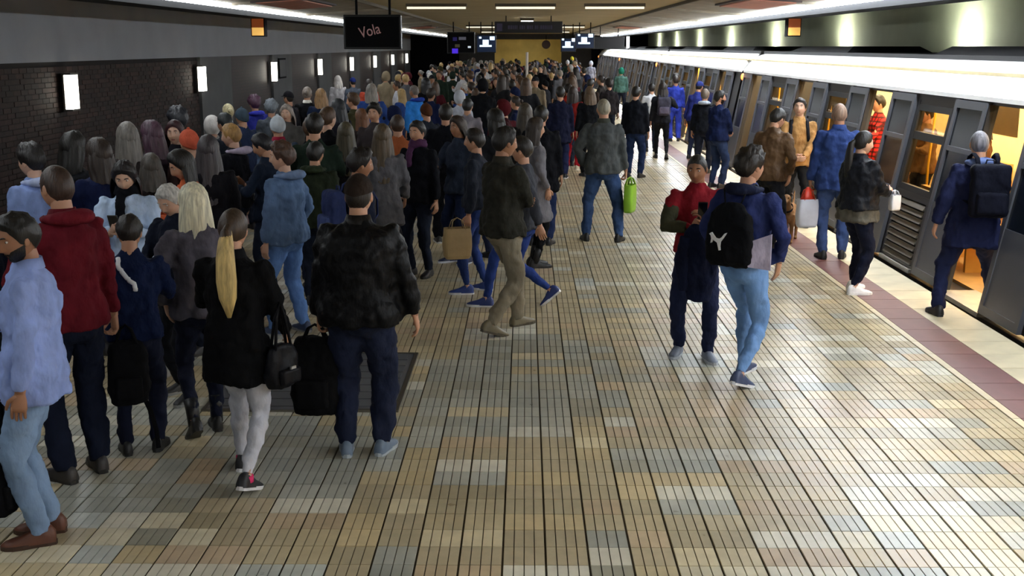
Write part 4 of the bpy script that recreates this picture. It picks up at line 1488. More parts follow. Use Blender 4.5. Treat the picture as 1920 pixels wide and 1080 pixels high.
# ------------------------------------------------------------------ the people one can tell apart
BLUEJ, DARKJ, LIGHTJ, BLK = '#3a5684', '#1a2138', '#8fb0d6', '#15151a'
WHT = '#c9c9c9'
# -- left foreground
p = person('person in pale blue shirt and light jeans with brown shoes, leftmost in front', (-2.47, 5.68), 1.70, 104, ('shirt', '#8fa2d8'), ('jeans', '#7b93b2'), ('#5a3322', '#3a2418'), ('short', '#14110f'), 'tan', 'close', ('down', 'phonelow'), (36, 12), -1, 1.06, 0, collar='#8fa2d8', beard='#15110f')
p0 = person('person in dark clothes cut off by the left picture edge, behind the pale blue shirt', (-3.21, 6.68), 1.78, 60, ('jacket', '#151b2e'), ('jeans', '#14161f'), hair=('short', '#1a1614'), legs='stand', lod=1)
hung_bag('black bag hanging low at the left picture edge', 'shoulder_bag', (-2.65, 5.60, 0.82), R(80), .13, .07, .36, '#0d0d10', .3)
p2 = person('person in dark red jacket and dark jeans seen from behind at left', (-2.61, 6.57), 1.84, 46, ('jacket', '#5c1620'), ('loose', '#151a2a'), ('#2a2624', '#1c1a18'), ('buzz', '#3a2a22'), 'light', 'stand', ('pocket', 'hold'), (8, 4), 2, .98, 0, collar='#5c1620', hood='#651a24')
hung_bag('black rucksack held low at the right hand of the dark red jacket', 'rucksack', joint(p2, 'wrR') + Vector((.06, .0, -.06)), R(20), .13, .1, .40, '#0e0e11', .10, dangling=.30)
p3 = person('person in light blue jacket with swept dark hair beside the dark brick wall', (-3.83, 9.12), 1.74, 62, ('jacket', '#7f93c4'), ('jeans', '#20263a'), hair=('messy', '#1b1716'), skin='pale', head=(10, 4), hood='#aab6d8', bulk=1.1)
p4 = person('person in white and pale blue top with black scarf, facing the camera', (-3.09, 9.05), 1.64, 186, ('jacket', '#b8cdea'), ('skinny', '#1a1c26'), hair=('lob', '#171213'), skin='pale', arms='phone', head=(0, 22), scarf='#0f1015', lod=0)
held_phone(p4, 'dark phone held by the person with the black scarf', .0)
p5 = person('person in navy track jacket with a white shoulder stripe, seen from behind', (-2.40, 7.00), 1.50, 14, ('jacket', '#16203f'), ('jeans', '#14182a'), ('#141414', '#222222'), hair=('short', '#1f1916'), arms=('phone', 'phone'), head=(0, 20), lod=0)
J5 = root_info[p5.name][0]
sh, el, wr_ = J5['shL'], J5['elL'], J5['wrL']
jk5 = [c for c in p5.children if c.name.startswith('jacket')][0]
bpy.context.view_layer.update()
path, way = [], [Vector((-.09, -.08, 1.48)), Vector((-.075, -.14, 1.42)), Vector((-.03, -.17, 1.36)), Vector((.02, -.18, 1.28)), Vector((.03, -.18, 1.2))]
for a_, b_ in zip(way, way[1:]):
    for k in range(4):
        ok, hit, nrm, _ = jk5.closest_point_on_mesh(a_.lerp(b_, k / 4))
        path.append(hit + nrm * .006)
q = MB(); q.tube(path, [(.016, .012)] * len(path), side=(1, 0, 0), seg=8)
q.build('stripe', [cloth('#e4e6ee')], jk5, smooth=True)
p6 = person('person with short silver hair in dark jacket looking down at a phone', (-2.46, 8.21), 1.57, 150, ('jacket', '#171b28'), ('jeans', '#15161c'), ('#1a1a1a', '#8a8a88'), hair=('short', '#b9b6b0'), skin='pale', arms=('phonelow', 'phonelow'), head=(6, 26), lod=0, legs='ease')
held_phone(p6, 'glowing phone in the hands of the silver-haired person', 1.6)
r = empty('badge', on(p6, (-.055, .142, 1.33)), root_info[p6.name][2]); tag(r, 'round white badge on the dark jacket of the silver-haired person', 'badge')
q = MB(); q.tube([(0, -.004, 0), (0, .008, 0)], [.034, .034], seg=18); q.build('disc', [plastic('#eceef2')], r)
q = MB(); q.tube([(0, -.006, 0), (0, -.003, 0)], [.01, .01], seg=8); q.build('pin', [metal('#888888')], r)
p7 = person('person with very long pale blonde hair and grey jacket, seen from behind', (-2.11, 7.37), 1.66, 28, ('jacket', '#55525c'), ('skinny', '#161a2c'), ('#121214', '#17171a'), hair=('long', '#cfcab0'), skin='pale', legs='lift', arms=('pocket', 'phone'), head=(12, 14), lod=0, boots=True)
p8 = person('person with blonde ponytail in black coat and pale grey jeans', (-1.64, 6.48), 1.63, -8, ('parka', '#0a0a0c'), ('skinny', '#b4b6bf'), ('#17171b', '#cfcfd2'), hair=('pony', '#3a2b1e'), skin='light', legs='step', arms=('phone', 'fwd'), head=(6, 10), lod=0, collar='#131316')
pony = [c for c in p8.children if c.name.startswith('hair')][0]
J8, H8 = root_info[p8.name][0], None
H8 = head_matrix(J8, (6, 10)); bk8 = H8 @ Vector((0, -.118, .0))
q = MB(); q.tube([bk8 + Vector((0, -.01, .0)), bk8 + Vector((.002, -.045, -.06)), bk8 + Vector((.004, -.068, -.16)), bk8 + Vector((.008, -.078, -.30)), bk8 + Vector((.01, -.075, -.40)), bk8 + Vector((.012, -.07, -.52))], [.028, (.046, .034), (.058, .04), (.064, .042), (.055, .036), (.012, .01)], seg=16)
tag(q.build('ponytail', [hairmat('#c2a86c')], pony, smooth=True), label='long dark blonde ponytail')
for s in (-1, 1):
    shoe = [c for c in p8.children if c.name.startswith('shoe')][0 if s < 0 else 1]
    an = J8['ank' + ('L' if s < 0 else 'R')]
    q = MB(); q.tube([an + Vector((0, 0, -.035)), an + Vector((0, 0, .005))], [.044, .043], seg=12); tag(q.build('sock', [cloth('#d03a6a')], shoe, smooth=True), label='bright pink sock')
hung_bag('black handbag with silver buckle on the hip of the ponytailed person', 'handbag', on(p8, (.27, .02, 1.16)), R(60), .13, .06, .26, '#101014', .24, 'leather', buckle='#b8bcc4')
p9 = person('broad person in black leather jacket and dark cap, seen from behind', (-1.00, 6.97), 1.74, -3, ('jacket', '#0d0d0f', 'leather'), ('jeans', '#1b2136'), ('#5d6d80', '#9fa8ae'), hair=('cap', '#2a211c'), skin='light', legs='stand', arms=('hold', 'out'), head=(-2, 2), lod=0, bulk=1.36, collar='#1d1a18')
hung_bag('big black rucksack held in the left hand of the black leather jacket', 'rucksack', joint(p9, 'wrL') + Vector((-.03, .0, -.06)), R(-5), .165, .12, .50, '#0c0c0e', .08, dangling=.10)
p10 = person('person in blue denim jacket and light blue jeans facing left', (-2.07, 10.12), 1.68, 62, ('jacket', '#5b7396'), ('jeans', '#5c7fb8'), ('#3a4660', '#888888'), hair=('messy', '#4a352a'), skin='pale', arms=('down', 'pocket'), head=(28, 0), hood='#7186a8', lod=0, bulk=1.12, legs='ease')
p11 = person('person with long brown hair in grey coat, standing between cap and dark coats', (-1.47, 12.13), 1.70, 4, ('parka', '#5c5b60'), ('skinny', '#15161b'), hair=('long', '#4d3f2c'), arms=('pocket', 'fwd'), boots=True, lod=0, head=(0, 0))
p12 = person('person with dark hair and navy rucksack looking right, in front of the grey coat', (-1.39, 9.69), 1.66, -62, ('jacket', '#1c2030'), ('jeans', '#20263a'), hair=('messy', '#1a1412'), skin='tan', head=(-10, 6), lod=1)
worn_backpack('navy and blue rucksack on the dark-haired person looking right', p12, '#2b355c', pocket='#39456e')
p13 = person('person in dark olive jacket and beige trousers with folded arms, mid-platform', (-0.20, 10.20), 1.84, -52, ('jacket', '#2b2a24'), ('jeans', '#7b7362'), ('#6a614a', '#4a4436'), hair=('short', '#14110f'), skin='tan', legs='step', arms=('fold', 'fold'), head=(-12, 4), lod=0, bulk=1.08, collar='#33312a')
p14 = person('person in grey coat and black tights behind the olive jacket', (0.10, 13.37), 1.70, -70, ('coat', '#6f6d72'), ('skinny', '#111114'), ('#141416', '#141416'), hair=('long', '#2a211b'), arms=('pocket', 'pocket'), boots=True, legs='close', lod=1)
p15 = person('person in bright blue jeans striding left behind the olive jacket', (-0.03, 11.26), 1.72, 78, ('jacket', '#3b3d44'), ('skinny', '#263a78'), ('#22356e', '#e2e4e6'), hair=('short', '#1d1814'), legs='stride', arms=('back', 'fwd'), lod=1)
p16 = person('person in blue jeans and blue trainers half hidden behind the olive jacket', (-0.48, 11.92), 1.68, 80, ('short', '#262a34'), ('skinny', '#26386c'), ('#283f80', '#d8dade'), hair=('short', '#1d1714'), skin='light', arms=('down', 'pocket'), lod=1, legs='ease')
carrier_bag('brown paper bag hanging beside the blue trainers', (-0.66, 11.30, 0.87), R(15), .14, .08, .30, '#a38a60', None, .10, 'paper')
p17 = person('tall person in long black coat seen from behind, left of the paper bag', (-1.01, 15.06), 1.77, 2, ('parka', '#121319'), ('loose', '#101116'), ('#2a2a2c', '#c8c8c8'), hair=('short', '#1d1712'), arms='down', lod=1, bulk=1.1)
p18 = person('person with wavy brown hair and white-marked dark trainers holding the paper bag', (-0.76, 13.63), 1.70, 135, ('jacket', '#2a3140'), ('jeans', '#1a2440'), ('#1b2748', '#c9ced8'), hair=('lob', '#2d221c'), skin='tan', lod=1, arms=('down', 'phone'))
p19 = person('person with thinning grey hair in grey jacket and blue jeans, seen from behind', (1.01, 15.20), 1.86, -6, ('jacket', '#4b4f50'), ('jeans', '#33496f'), ('#121214', '#0f0f10'), hair=('bald', '#8d8878'), arms=('pocket', 'hold'), lod=0, bulk=1.12, collar='#43463f', legs='wide', head=(14, 2))
carrier_bag('bright green bag held by the grey-haired person in blue jeans', joint(p19, 'wrR') + Vector((.06, -.02, -.07)), R(70), .15, .06, .36, '#7fb02c', None, .1)
p20 = person('person in black jacket just beyond the grey-haired person', (2.12, 22.80), 1.74, -20, ('jacket', '#101219'), ('jeans', '#1c2a4a'), hair=('short', '#14110f'), lod=1, bulk=1.1)
p21 = person('person with dark rucksack walking away along the bright platform edge', (3.09, 26.69), 1.72, 0, ('jacket', '#23242b'), ('skinny', '#15161b'), hair=('lob', '#231c19'), legs='step', lod=1, arms=('down', 'strap'))
worn_backpack('grey patterned rucksack on the person walking away', p21, '#43424f', pocket='#5a5566')
p22 = person('person in bright blue work trousers and jacket near the platform edge', (4.01, 31.74), 1.72, 4, ('short', '#2e3c9a'), ('loose', '#3848b4'), ('#15151a', '#15151a'), hair=('short', '#2b211c'), legs='stand', lod=1)
p23 = person('person in blue cap and blue jacket beside the train', (3.81, 26.70), 1.74, -40, ('jacket', '#2c357c'), ('jeans', '#20263c'), hair=('cap', '#27306a'), lod=1, lean=12)
p24 = person('person in black jacket with pale grey hood, behind the navy jacket', (3.57, 23.65), 1.66, -15, ('jacket', '#14161c'), ('jeans', '#1b1f2c'), hair=('short', '#6b5d50'), hood='#a9b4c2', lod=1, bulk=1.1)
p25 = person('bearded person in navy jacket looking at the train', (3.44, 21.16), 1.72, -58, ('jacket', '#131d3e'), ('jeans', '#22304f'), hair=('short', '#14110f'), skin='light', arms=('clasp', 'clasp'), head=(-28, 0), lod=0, beard='#17120f', bulk=1.12, legs='stand')
# -- right foreground
p26 = person('person in red T-shirt with olive sleeves holding a phone, facing the camera', (1.38, 9.37), 1.67, 176, ('short', '#7a1a24'), ('jeans', '#1d2440'), ('#6d7686', '#b4b9c0'), hair=('buzz', '#120f0e'), skin='tan', legs='ease', arms=(((.03, .26, 1.22), (.9, -.1, -.7), (-.3, .4, .75), .7), ((.05, .25, 1.17), (.9, -.1, -.6), (-.4, .5, .6), .6)), head=(-18, 10), lod=0)
J26 = root_info[p26.name][0]
for nm in 'LR':
    q = MB(); sh, el, wr_ = J26['sh' + nm], J26['el' + nm], J26['wr' + nm]
    q.tube([sh.lerp(el, .35), sh.lerp(el, .7), el, el.lerp(wr_, .5), el.lerp(wr_, .82)], [.071, .069, .064, .056, .05], seg=14)
    link('sleeve', fuse(q, 'sleeve', [cloth('#3a3a2c')], .015, 2, .012, .06), [c for c in p26.children if c.name.startswith('jacket')][0])
J, sc, a, l = root_info[p26.name]
phone('blue phone held up by the person in the red T-shirt', on(p26, (-.02, .36, 1.32)), a, -20)
r = empty('carried_coat', on(p26, (.0, .30, .72)), a); tag(r, 'navy coat hanging over the arm of the person in the red T-shirt', 'coat')
q = MB(); q.tube([(-.02, -.01, .46), (-.03, .0, .40), (-.03, .01, .2), (-.02, .0, 0), (-.01, 0, -.16)], [(.10, .05), (.15, .075), (.14, .07), (.13, .06), (.10, .045)], seg=16)
link('cloth', fuse(q, 'cloth', [cloth('#151a30')], .015, 3, .03, .09), r)
q = MB(); q.tube([(.10, .02, .36), (.13, .03, .15), (.11, .02, -.08)], [(.05, .04), (.055, .045), (.045, .03)], seg=10)
link('sleeve', fuse(q, 'sleeve', [cloth('#151a30')], .014, 2, .02, .06), r)
p27 = person('person in navy jacket and pale blue jeans with black bag, looking right', (1.64, 8.62), 1.79, -38, ('short', '#27305c'), ('skinny', '#6a8fc2'), ('#3b4664', '#d9dbe0'), hair=('messy', '#1d1714'), skin='light', legs='step', arms=('pocket', 'pocket'), head=(-22, 0), lod=0, hood='#1b2036', bulk=1.08)
J, sc, a, l = root_info[p27.name]
r = empty('drawstring_bag', on(p27, (-.02, -.21, .90)), a, sc); tag(r, 'black drawstring bag with white leaping-cat emblem on the navy jacket', 'bag')
q = MB(); q.tube([(0, 0, 0), (0, 0, .05), (0, -.01, .2), (0, .01, .38), (0, .03, .46)], [(.15, .03), (.19, .06), (.19, .075), (.16, .06), (.08, .03)], seg=20, power=.8)
bagm = link('sack', fuse(q, 'sack', [cloth('#0d0e12')], .014, 3, .025, .09), r)
for s in (-1, 1):
    pts = [(s * .06, .03, .45), (s * .09, .06, .55), (s * .10, .17, .585), (s * .11, .27, .53), (s * .13, .34, .38), (s * .17, .28, .22), (s * .17, .12, .08), (s * .15, .02, .03)]
    q = MB(); q.tube(pts, [.006] * 8, seg=6); q.build('cord', [cloth('#17181c')], r, smooth=True)
cat_xy = [(x * .62 - .05, z * .72 - .02) for x, z in [(-.11, .085), (-.085, .10), (-.055, .075), (-.02, .05), (.02, .045), (.05, .06), (.085, .10), (.105, .108), (.095, .085), (.07, .05), (.04, .015), (.028, -.03), (.034, -.07), (.018, -.072), (.006, -.03), (-.006, .005), (-.04, .02), (-.062, .035), (-.075, .0), (-.09, -.005), (-.082, .04), (-.09, .07)]]
q = MB(); n = len(cat_xy)
q.add([(x, -.088, .20 + z) for x, z in cat_xy] + [(x, -.06, .20 + z) for x, z in cat_xy], [tuple(range(n)), tuple(reversed(range(n, 2 * n)))] + [(i, n + i, n + (i + 1) % n, (i + 1) % n) for i in range(n)])
tag(q.build('emblem', [plastic('#d8dade')], bagm), label='white leaping-cat emblem')
q = MB(); q.hexa([(.16, -.02, .02), (.30, .05, .0), (.30, .06, .0), (.16, -.005, .02), (.16, -.02, .2), (.30, .05, .26), (.30, .06, .26), (.16, -.005, .2)]); tag(q.build('side_flap', [cloth('#9d97ac')], r), label='pale grey side flap')
p28 = person('person in brown leather jacket with dark hair, turned to the train', (3.04, 14.65), 1.76, -40, ('jacket', '#55402c', 'leather'), ('jeans', '#17181d'), hair=('short', '#171412'), legs='ease', arms=('down', 'pocket'), lod=0, bulk=1.1, head=(-14, 18), lean=6)
p29 = person('person in tan jacket with dark straps, facing the camera by the train', (3.82, 16.54), 1.78, 172, ('jacket', '#a57d4e'), ('jeans', '#18191c'), hair=('short', '#1c1613'), skin='pale', arms=('clasp', 'clasp'), head=(-12, -10), lod=0, collar='#a57d4e')
worn_backpack('dark rucksack strapped on the person in the tan jacket', p29, '#1b1c22')
p30 = person('bald person in blue blazer and blue trousers with red-topped bag', (3.69, 13.93), 1.84, -6, ('blazer', '#2a3c6c'), ('jeans', '#3a4d78'), ('#121214', '#0f0f10'), hair=('buzz', '#8e7462'), skin='tan', legs='stand', arms=('hold', 'down'), lod=0, bulk=1.12, collar='#2a3c6c')
carrier_bag('white carrier bag with red top held by the blue blazer', joint(p30, 'wrL') + Vector((-.03, -.04, -.07)), R(10), .13, .07, .34, '#c9ccda', '#d8381e', .14)
p31 = person('person in black leather jacket and leggings with white trainers by the train', (3.39, 11.96), 1.66, -68, ('short', '#16181e', 'leather'), ('skinny', '#14182a'), ('#e6e6e8', '#f2f2f2'), hair=('pony', '#15110f'), skin='pale', legs='ease', arms=('phonelow', 'phonelow'), head=(-12, 4), lod=0, bulk=1.28, second='#57544c', collar='#17191f')
carrier_bag('small white plastic bag held by the person in white trainers', joint(p31, 'wrR') + Vector((.08, .02, .04)), R(20), .06, .04, .16, '#dfe2ea', None, .05)
p32 = person('person in hooded navy jacket stepping into the train', (4.27, 10.98), 1.80, -4, ('parka', '#1d2240'), ('jeans', '#1d2340'), ('#16171c', '#1b1c20'), hair=('buzz', '#6b6a70'), legs='board', arms=('out', 'fwd'), lod=0, bulk=1.2, hood='#5a6a96', head=(-6, 4))
worn_backpack('black rucksack on the person stepping into the train', p32, '#11131f', w=.17, h=.48, z0=.93)

# -- nearer part of the crowd on the left, told apart by heads and jackets
CR = 'people in the nearer left crowd'
def cp(label, loc, h, a, hair, top, **kw):
    kw.setdefault('lod', 1)
    return person(label, loc, h, a, top if isinstance(top, tuple) else ('jacket', top), hair=hair, group=CR, **kw)
cp('person with long greying hair by the brick wall, nearest of the far left row', (-3.65, 10.81), 1.80, 30, ('long', '#6b6660'), '#2a2524')
cp('person with plum-tinted hair and white collar left of the orange hood', (-3.59, 11.36), 1.78, 60, ('lob', '#4a3240'), '#3a2f38', collar='#e0e0e4')
cp('person with long dark red hair facing the camera in the left crowd', (-3.66, 12.33), 1.73, 170, ('long', '#33171a'), '#17171d', skin='pale', head=(10, 0))
cp('person with wavy black hair behind the dark red-haired one', (-3.96, 13.49), 1.79, 40, ('curly', '#23242a'), '#1b1c22')
cp('person in coral knitted hat in the left crowd', (-3.23, 11.34), 1.70, 45, ('beanie', '#c25a42'), '#3a2a28')
cp('person with straight black hair and orange top looking down', (-2.72, 9.48), 1.69, 118, ('long', '#17130f'), '#c4603a', skin='light', head=(6, 24), arms='phone')
cp('person with dark grey-brown hair behind the black-haired one', (-3.25, 10.18), 1.57, 25, ('lob', '#4a443e'), '#241f20')
cp('person with big dark grey hair in front of the blonde short-haired one', (-2.79, 10.33), 1.72, 10, ('long', '#3c3638'), '#17161a')
cp('person with short ginger-blond hair, pale collar and black coat', (-3.04, 12.28), 1.70, 72, ('short', '#a17c4a'), '#14151b', hood='#b7abc0', head=(10, 4), skin='pale')
cp('person in white hood beside the ginger-blond head', (-3.93, 14.84), 1.62, 40, ('hoodup', '#d0ccc8'), '#8c8884')
cp('person with black hair left of the white knitted hat', (-2.55, 11.62), 1.66, 80, ('short', '#17161c'), '#1c2434', head=(0, 20), skin='light', arms='phone')
cp('person in white knitted hat with crimson collar and grey-blue jacket', (-2.85, 13.60), 1.70, 20, ('beanie', '#c4ccd4'), '#46566c', collar='#8e1f38')
cp('person in dark green padded jacket behind the denim jacket', (-2.03, 11.32), 1.59, -12, ('short', '#1c1917'), '#22281c', bulk=1.25, hood='#2c3424')
cp('person with cream hair bun at the back of the left crowd', (-4.38, 17.45), 1.66, 30, ('bun', '#c8bc94'), '#3a3a40')
cp('person with black cropped hair under the cream hair bun', (-3.61, 14.24), 1.70, 60, ('short', '#1c2224'), '#1f242c')
cp('person with slate blue hat and bare neck in the left crowd', (-3.85, 16.11), 1.66, 50, ('beanie', '#3c4a56'), '#26304a')
cp('person with purple-brown curls and bright blue collar', (-4.47, 19.58), 1.68, 35, ('curly', '#4a2c40'), '#2f3590', hood='#3a40b4')
cp('person with ash grey curls behind the white knitted hat', (-3.97, 18.49), 1.66, 10, ('curly', '#6c747c'), '#4a5058')
cp('person with pale face turned to the camera behind the white knitted hat', (-3.37, 16.74), 1.68, 175, ('lob', '#8a8078'), '#4c4a48', skin='pale')
cp('person with grey bun and white collar, in black coat', (-4.02, 21.84), 1.76, 0, ('bun', '#8b8078'), '#131417', collar='#d8d4cc', bulk=1.1)
cp('person with sandy hair and cream scarf in the left crowd', (-3.67, 21.32), 1.74, 15, ('lob', '#8c6c48'), '#1d2740', scarf='#c0b488')
cp('person in dark cap and blond fringe left of the grey bun', (-4.25, 21.37), 1.70, 60, ('cap', '#1b1a1e'), '#2a2a30')
cp('person with white hair in white coat at the back of the left crowd', (-5.12, 32.54), 1.70, 20, ('lob', '#d8d0cc'), '#d0ccd0')
cp('person in blue cap near the fourth wall lamp', (-4.58, 31.65), 1.68, 30, ('cap', '#26357c'), '#5a6270')
cp('person in coral coat with pale strap in the left crowd', (-3.80, 28.92), 1.70, 10, ('lob', '#3a3230'), '#c0503c')
cp('person with dark bob in front of the navy rucksack', (-2.75, 17.52), 1.72, 50, ('lob', '#23252a'), '#26242c', collar='#b8bcc0')
cp('person with olive-brown hair down the back of a dark coat', (-1.99, 13.09), 1.66, 15, ('long', '#46402e'), '#1c1a1e')
cp('person with black quiff and glasses looking at the camera', (-2.01, 15.81), 1.74, 168, ('messy', '#16110f'), '#3a3436', skin='light')
cp('person in rust orange jacket beside the long brown hair', (-1.53, 14.17), 1.68, 10, ('short', '#3a2a22'), '#a8603c', bulk=1.1)
cp('person with chestnut hair left of the black quiff', (-2.25, 16.37), 1.64, 40, ('long', '#6c4428'), '#2a2322')
cp('person with grey cropped hair in vivid blue jacket', (-2.14, 23.07), 1.76, 55, ('buzz', '#6e655e'), '#2f7cd0', skin='tan', hood='#26409a')
cp('person with brown hat in front of the vivid blue jacket', (-1.45, 17.48), 1.66, 35, ('beanie', '#4a2c1c'), '#262a34')
cp('person with purple flowered scarf in black coat', (-1.16, 12.83), 1.70, 150, ('short', '#1a1715'), '#15161c', scarf='#503050')
cp('person in white hooded top in the middle crowd', (-1.18, 21.41), 1.70, 10, ('hoodup', '#b9c0cc'), '#a8aebc')
cp('person with white jacket shoulders beside the middle crowd', (-0.92, 18.82), 1.68, -10, ('short', '#1d1c20'), '#8f8a94')
cp('person in tall black hooded coat in the middle crowd', (-0.85, 23.88), 1.84, 5, ('hoodup', '#111216'), '#121317', bulk=1.15)
cp('person with deep red hood behind the olive jacket', (-0.31, 17.64), 1.70, 100, ('hoodup', '#4a1218'), '#331014')
cp('person with brown-grey long hair right of the olive jacket head', (0.00, 15.83), 1.74, 0, ('long', '#423a30'), '#201f20', boots=True)
cp('person in very dark coat left of the grey jacket, behind the grey coat', (0.20, 14.87), 1.76, -4, ('short', '#15130f'), ('parka', '#111217'), pants=('jeans', '#1f2c50'), bulk=1.12)
cp('person in dark navy coat and jeans with white trainers, left of the red trousers', (0.67, 22.61), 1.74, 4, ('short', '#1b1715'), ('parka', '#171a30'), pants=('jeans', '#22284a'), shoes=('#1a1a20', '#e4e4e6'))
cp('person in bright red trousers near the middle of the platform', (0.97, 24.32), 1.68, -20, ('lob', '#2a1d18'), '#7c1f1c', pants=('loose', '#a8202a'), shoes=('#c8b8a0', '#d8d0c0'))
cp('person in red jacket with dark hair beyond the red trousers', (0.91, 25.04), 1.72, 20, ('short', '#1d1614'), '#8c2416', skin='tan')
cp('person in black coat with dark shoes left of the grey jacket', (1.26, 23.09), 1.72, 8, ('lob', '#5a4834'), ('parka', '#14161a'), pants=('loose', '#121316'))
cp('person in green hooded top near the train doors', (3.50, 43.51), 1.72, -10, ('hoodup', '#1f6e58'), '#4a6a60')
cp('person with dark curls left of the green hooded top', (2.10, 29.71), 1.68, 12, ('curly', '#221c1a'), '#242022')
cp('person with dark bun facing left beyond the grey-haired person', (1.97, 30.73), 1.76, 70, ('bun', '#221913'), '#2a2624', skin='light')
cp('person in white patterned top in the far middle', (2.87, 67.76), 1.76, 10, ('short', '#1d1a1c'), '#cfcfd6')
cp('person in yellow hat at the far middle of the platform', (2.75, 70.0), 1.90, 20, ('beanie', '#c4b83a'), '#23262e')
cp('person with light grey hood by the far train doors', (3.41, 62.13), 1.74, -20, ('hoodup', '#b0b2c0'), '#8a8c9a')
cp('person with shaggy dark hair in olive coat, walking left of the blue work trousers', (4.14, 32.78), 1.74, -20, ('curly', '#221d1b'), '#2e2a2c')
cp('person in white jacket half hidden by the grey rucksack walker', (3.04, 28.60), 1.61, 5, ('short', '#1e1a1a'), '#d4d6dc')
# -- passengers inside the train
person('passenger in red checked shirt standing in the second open doorway', (5.3, 17.8), 1.78, 100, ('shirt', '#a01c1c'), ('jeans', '#20263a'), hair=('short', '#1d1713'), arms=('reach', 'down'), lod=1, topmat=plaid())
person('passenger in brown jacket behind the near train window', (5.35, 15.8), 1.74, 100, ('jacket', '#7a5c3a'), ('jeans', '#2a2c34'), hair=('short', '#2a1e16'), lod=1, arms='phone')
person('passenger in blue jeans inside the nearest open doorway', (5.75, 14.9), 1.68, 60, ('jacket', '#5c3c24'), ('jeans', '#26407c'), hair=('lob', '#2a1c14'), lod=1, arms='pocket')
person('passenger in mustard jacket inside the third open doorway', (5.6, 20.1), 1.72, 80, ('jacket', '#a07a30'), ('jeans', '#22242c'), hair=('short', '#1d1713'), lod=1)
r = empty('cardboard_box', (5.02, 12.0, 0.0)); tag(r, 'brown cardboard box on the floor inside the nearest open doorway', 'box')
bevel_box((-.14, -.16, .012), (.14, .16, .34), .006, 1).build('carton', [mat('cardboard', '#a08a6c', .8, var=.08)], r)
q = MB(); q.box((-.03, -.162, .20), (.03, .162, .342)); q.build('tape', [mat('tape', '#b89c70', .3)], r)

gb = (-2.82, 8.63)
hung_bag('pale grey rucksack standing on the floor behind the navy track jacket', 'rucksack', (gb[0], gb[1], .56), R(25), .13, .10, .44, '#8a8784', .12)

# ------------------------------------------------------------------ the dog
def dog(loc, a):
    r = empty('dog', loc, R(a)); tag(r, 'brown short-haired dog standing on the platform beside the tan jacket', 'dog')
    F = mat('dog_coat', '#7a5632', .8, var=.3, scale=9, bump=.3, bscale=60)
    q = MB()
    q.tube([(0, -.27, .40), (0, -.22, .405), (0, -.08, .39), (0, .08, .37), (0, .2, .375), (0, .26, .40)], [(.04, .05), (.075, .08), (.075, .075), (.085, .10), (.085, .115), (.05, .07)], seg=14)
    q.tube([(0, .2, .42), (0, .27, .50), (0, .31, .57)], [(.065, .07), (.055, .06), (.05, .055)], seg=12)
    q.ball((0, .345, .60), (.058, .07, .056), 14, 10)
    q.tube([(0, .37, .59), (0, .43, .575), (0, .475, .568)], [(.04, .036), (.03, .028), (.022, .02)], seg=10)
    for s in (-1, 1):
        q.tube([(s * .055, .19, .38), (s * .06, .185, .26), (s * .06, .19, .16), (s * .06, .195, .06), (s * .06, .20, .03)], [.05, .036, .025, .021, .024], seg=10)
        q.ball((s * .06, .225, .022), (.027, .042, .022), 10, 6)
        q.tube([(s * .055, -.2, .40), (s * .065, -.16, .29), (s * .065, -.215, .19), (s * .065, -.245, .15), (s * .065, -.225, .05), (s * .065, -.22, .03)], [(.06, .07), (.045, .055), .028, .024, .02, .024], seg=10)
        q.ball((s * .065, -.195, .022), (.027, .042, .022), 10, 6)
    q.tube([(0, -.26, .43), (0, -.33, .47), (0, -.40, .55), (0, -.43, .63)], [.024, .02, .015, .008], seg=8)
    link('body', fuse(q, 'body', [F], .010, 4, .006, .05), r)
    for s in (-1, 1):
        e = MB(); e.tube([(s * .04, .325, .645), (s * .06, .32, .67), (s * .078, .335, .64), (s * .082, .35, .60)], [(.02, .008), (.028, .008), (.026, .007), (.01, .004)], side=(0, 1, 0), seg=8); e.build('ear', [mat('dog_ear', '#4c3420', .8)], r, smooth=True)
        e = MB(); e.ball((s * .03, .40, .615), .008, 8, 6); e.build('eye', [plastic('#0c0908', .1)], r, smooth=True)
    e = MB(); e.ball((0, .49, .574), (.015, .012, .012), 8, 6); e.build('nose', [plastic('#0f0c0b', .3)], r, smooth=True)
    e = MB(); e.tube([(.075 * math.sin(2 * math.pi * k / 14), .255 + .04 * math.cos(2 * math.pi * k / 14), .475 - .055 * math.cos(2 * math.pi * k / 14)) for k in range(15)], [(.012, .004)] * 15, side=(0, 0, 1), seg=6, cap=False); e.build('collar', [cloth('#1b1b1f')], r)
dog(((3.45, 15.23)[0], (3.45, 15.23)[1], 0), 160)

# ------------------------------------------------------------------ the packed crowd further along the platform
rc = random.Random(41)
HC = [('black', '#16130f'), ('dark brown', '#2a1f18'), ('brown', '#4a3524'), ('grey', '#7a756e'), ('blond', '#a88c5c'), ('white', '#c6c2be'), ('black', '#1b1a1e'), ('dark brown', '#33261e')]
TC = [('black', '#0b0c0f'), ('charcoal', '#26272c'), ('navy', '#182040'), ('dark brown', '#2c211b'), ('dark green', '#1e2a22'), ('grey', '#55565c'), ('black', '#0f0f12'), ('white', '#b9bac0'), ('burgundy', '#4a1820'), ('beige', '#8a7c66'), ('blue', '#2c4684'), ('charcoal', '#1f2024'), ('olive', '#35331f')]
ST = ['short', 'short', 'lob', 'long', 'messy', 'bun', 'beanie', 'cap', 'short', 'hoodup', 'lob']
STN = {'short': 'short %s hair', 'lob': 'bobbed %s hair', 'long': 'long %s hair', 'messy': 'tousled %s hair', 'bun': '%s hair in a bun', 'beanie': 'a knitted hat', 'cap': 'a cap', 'hoodup': 'a raised hood'}
POSES = [('stand', ('down', 'down')), ('ease', ('pocket', 'pocket')), ('stand', ('phone', 'phone')), ('close', ('down', 'phone'))]
taken = list(PEOPLE)
seen = {}
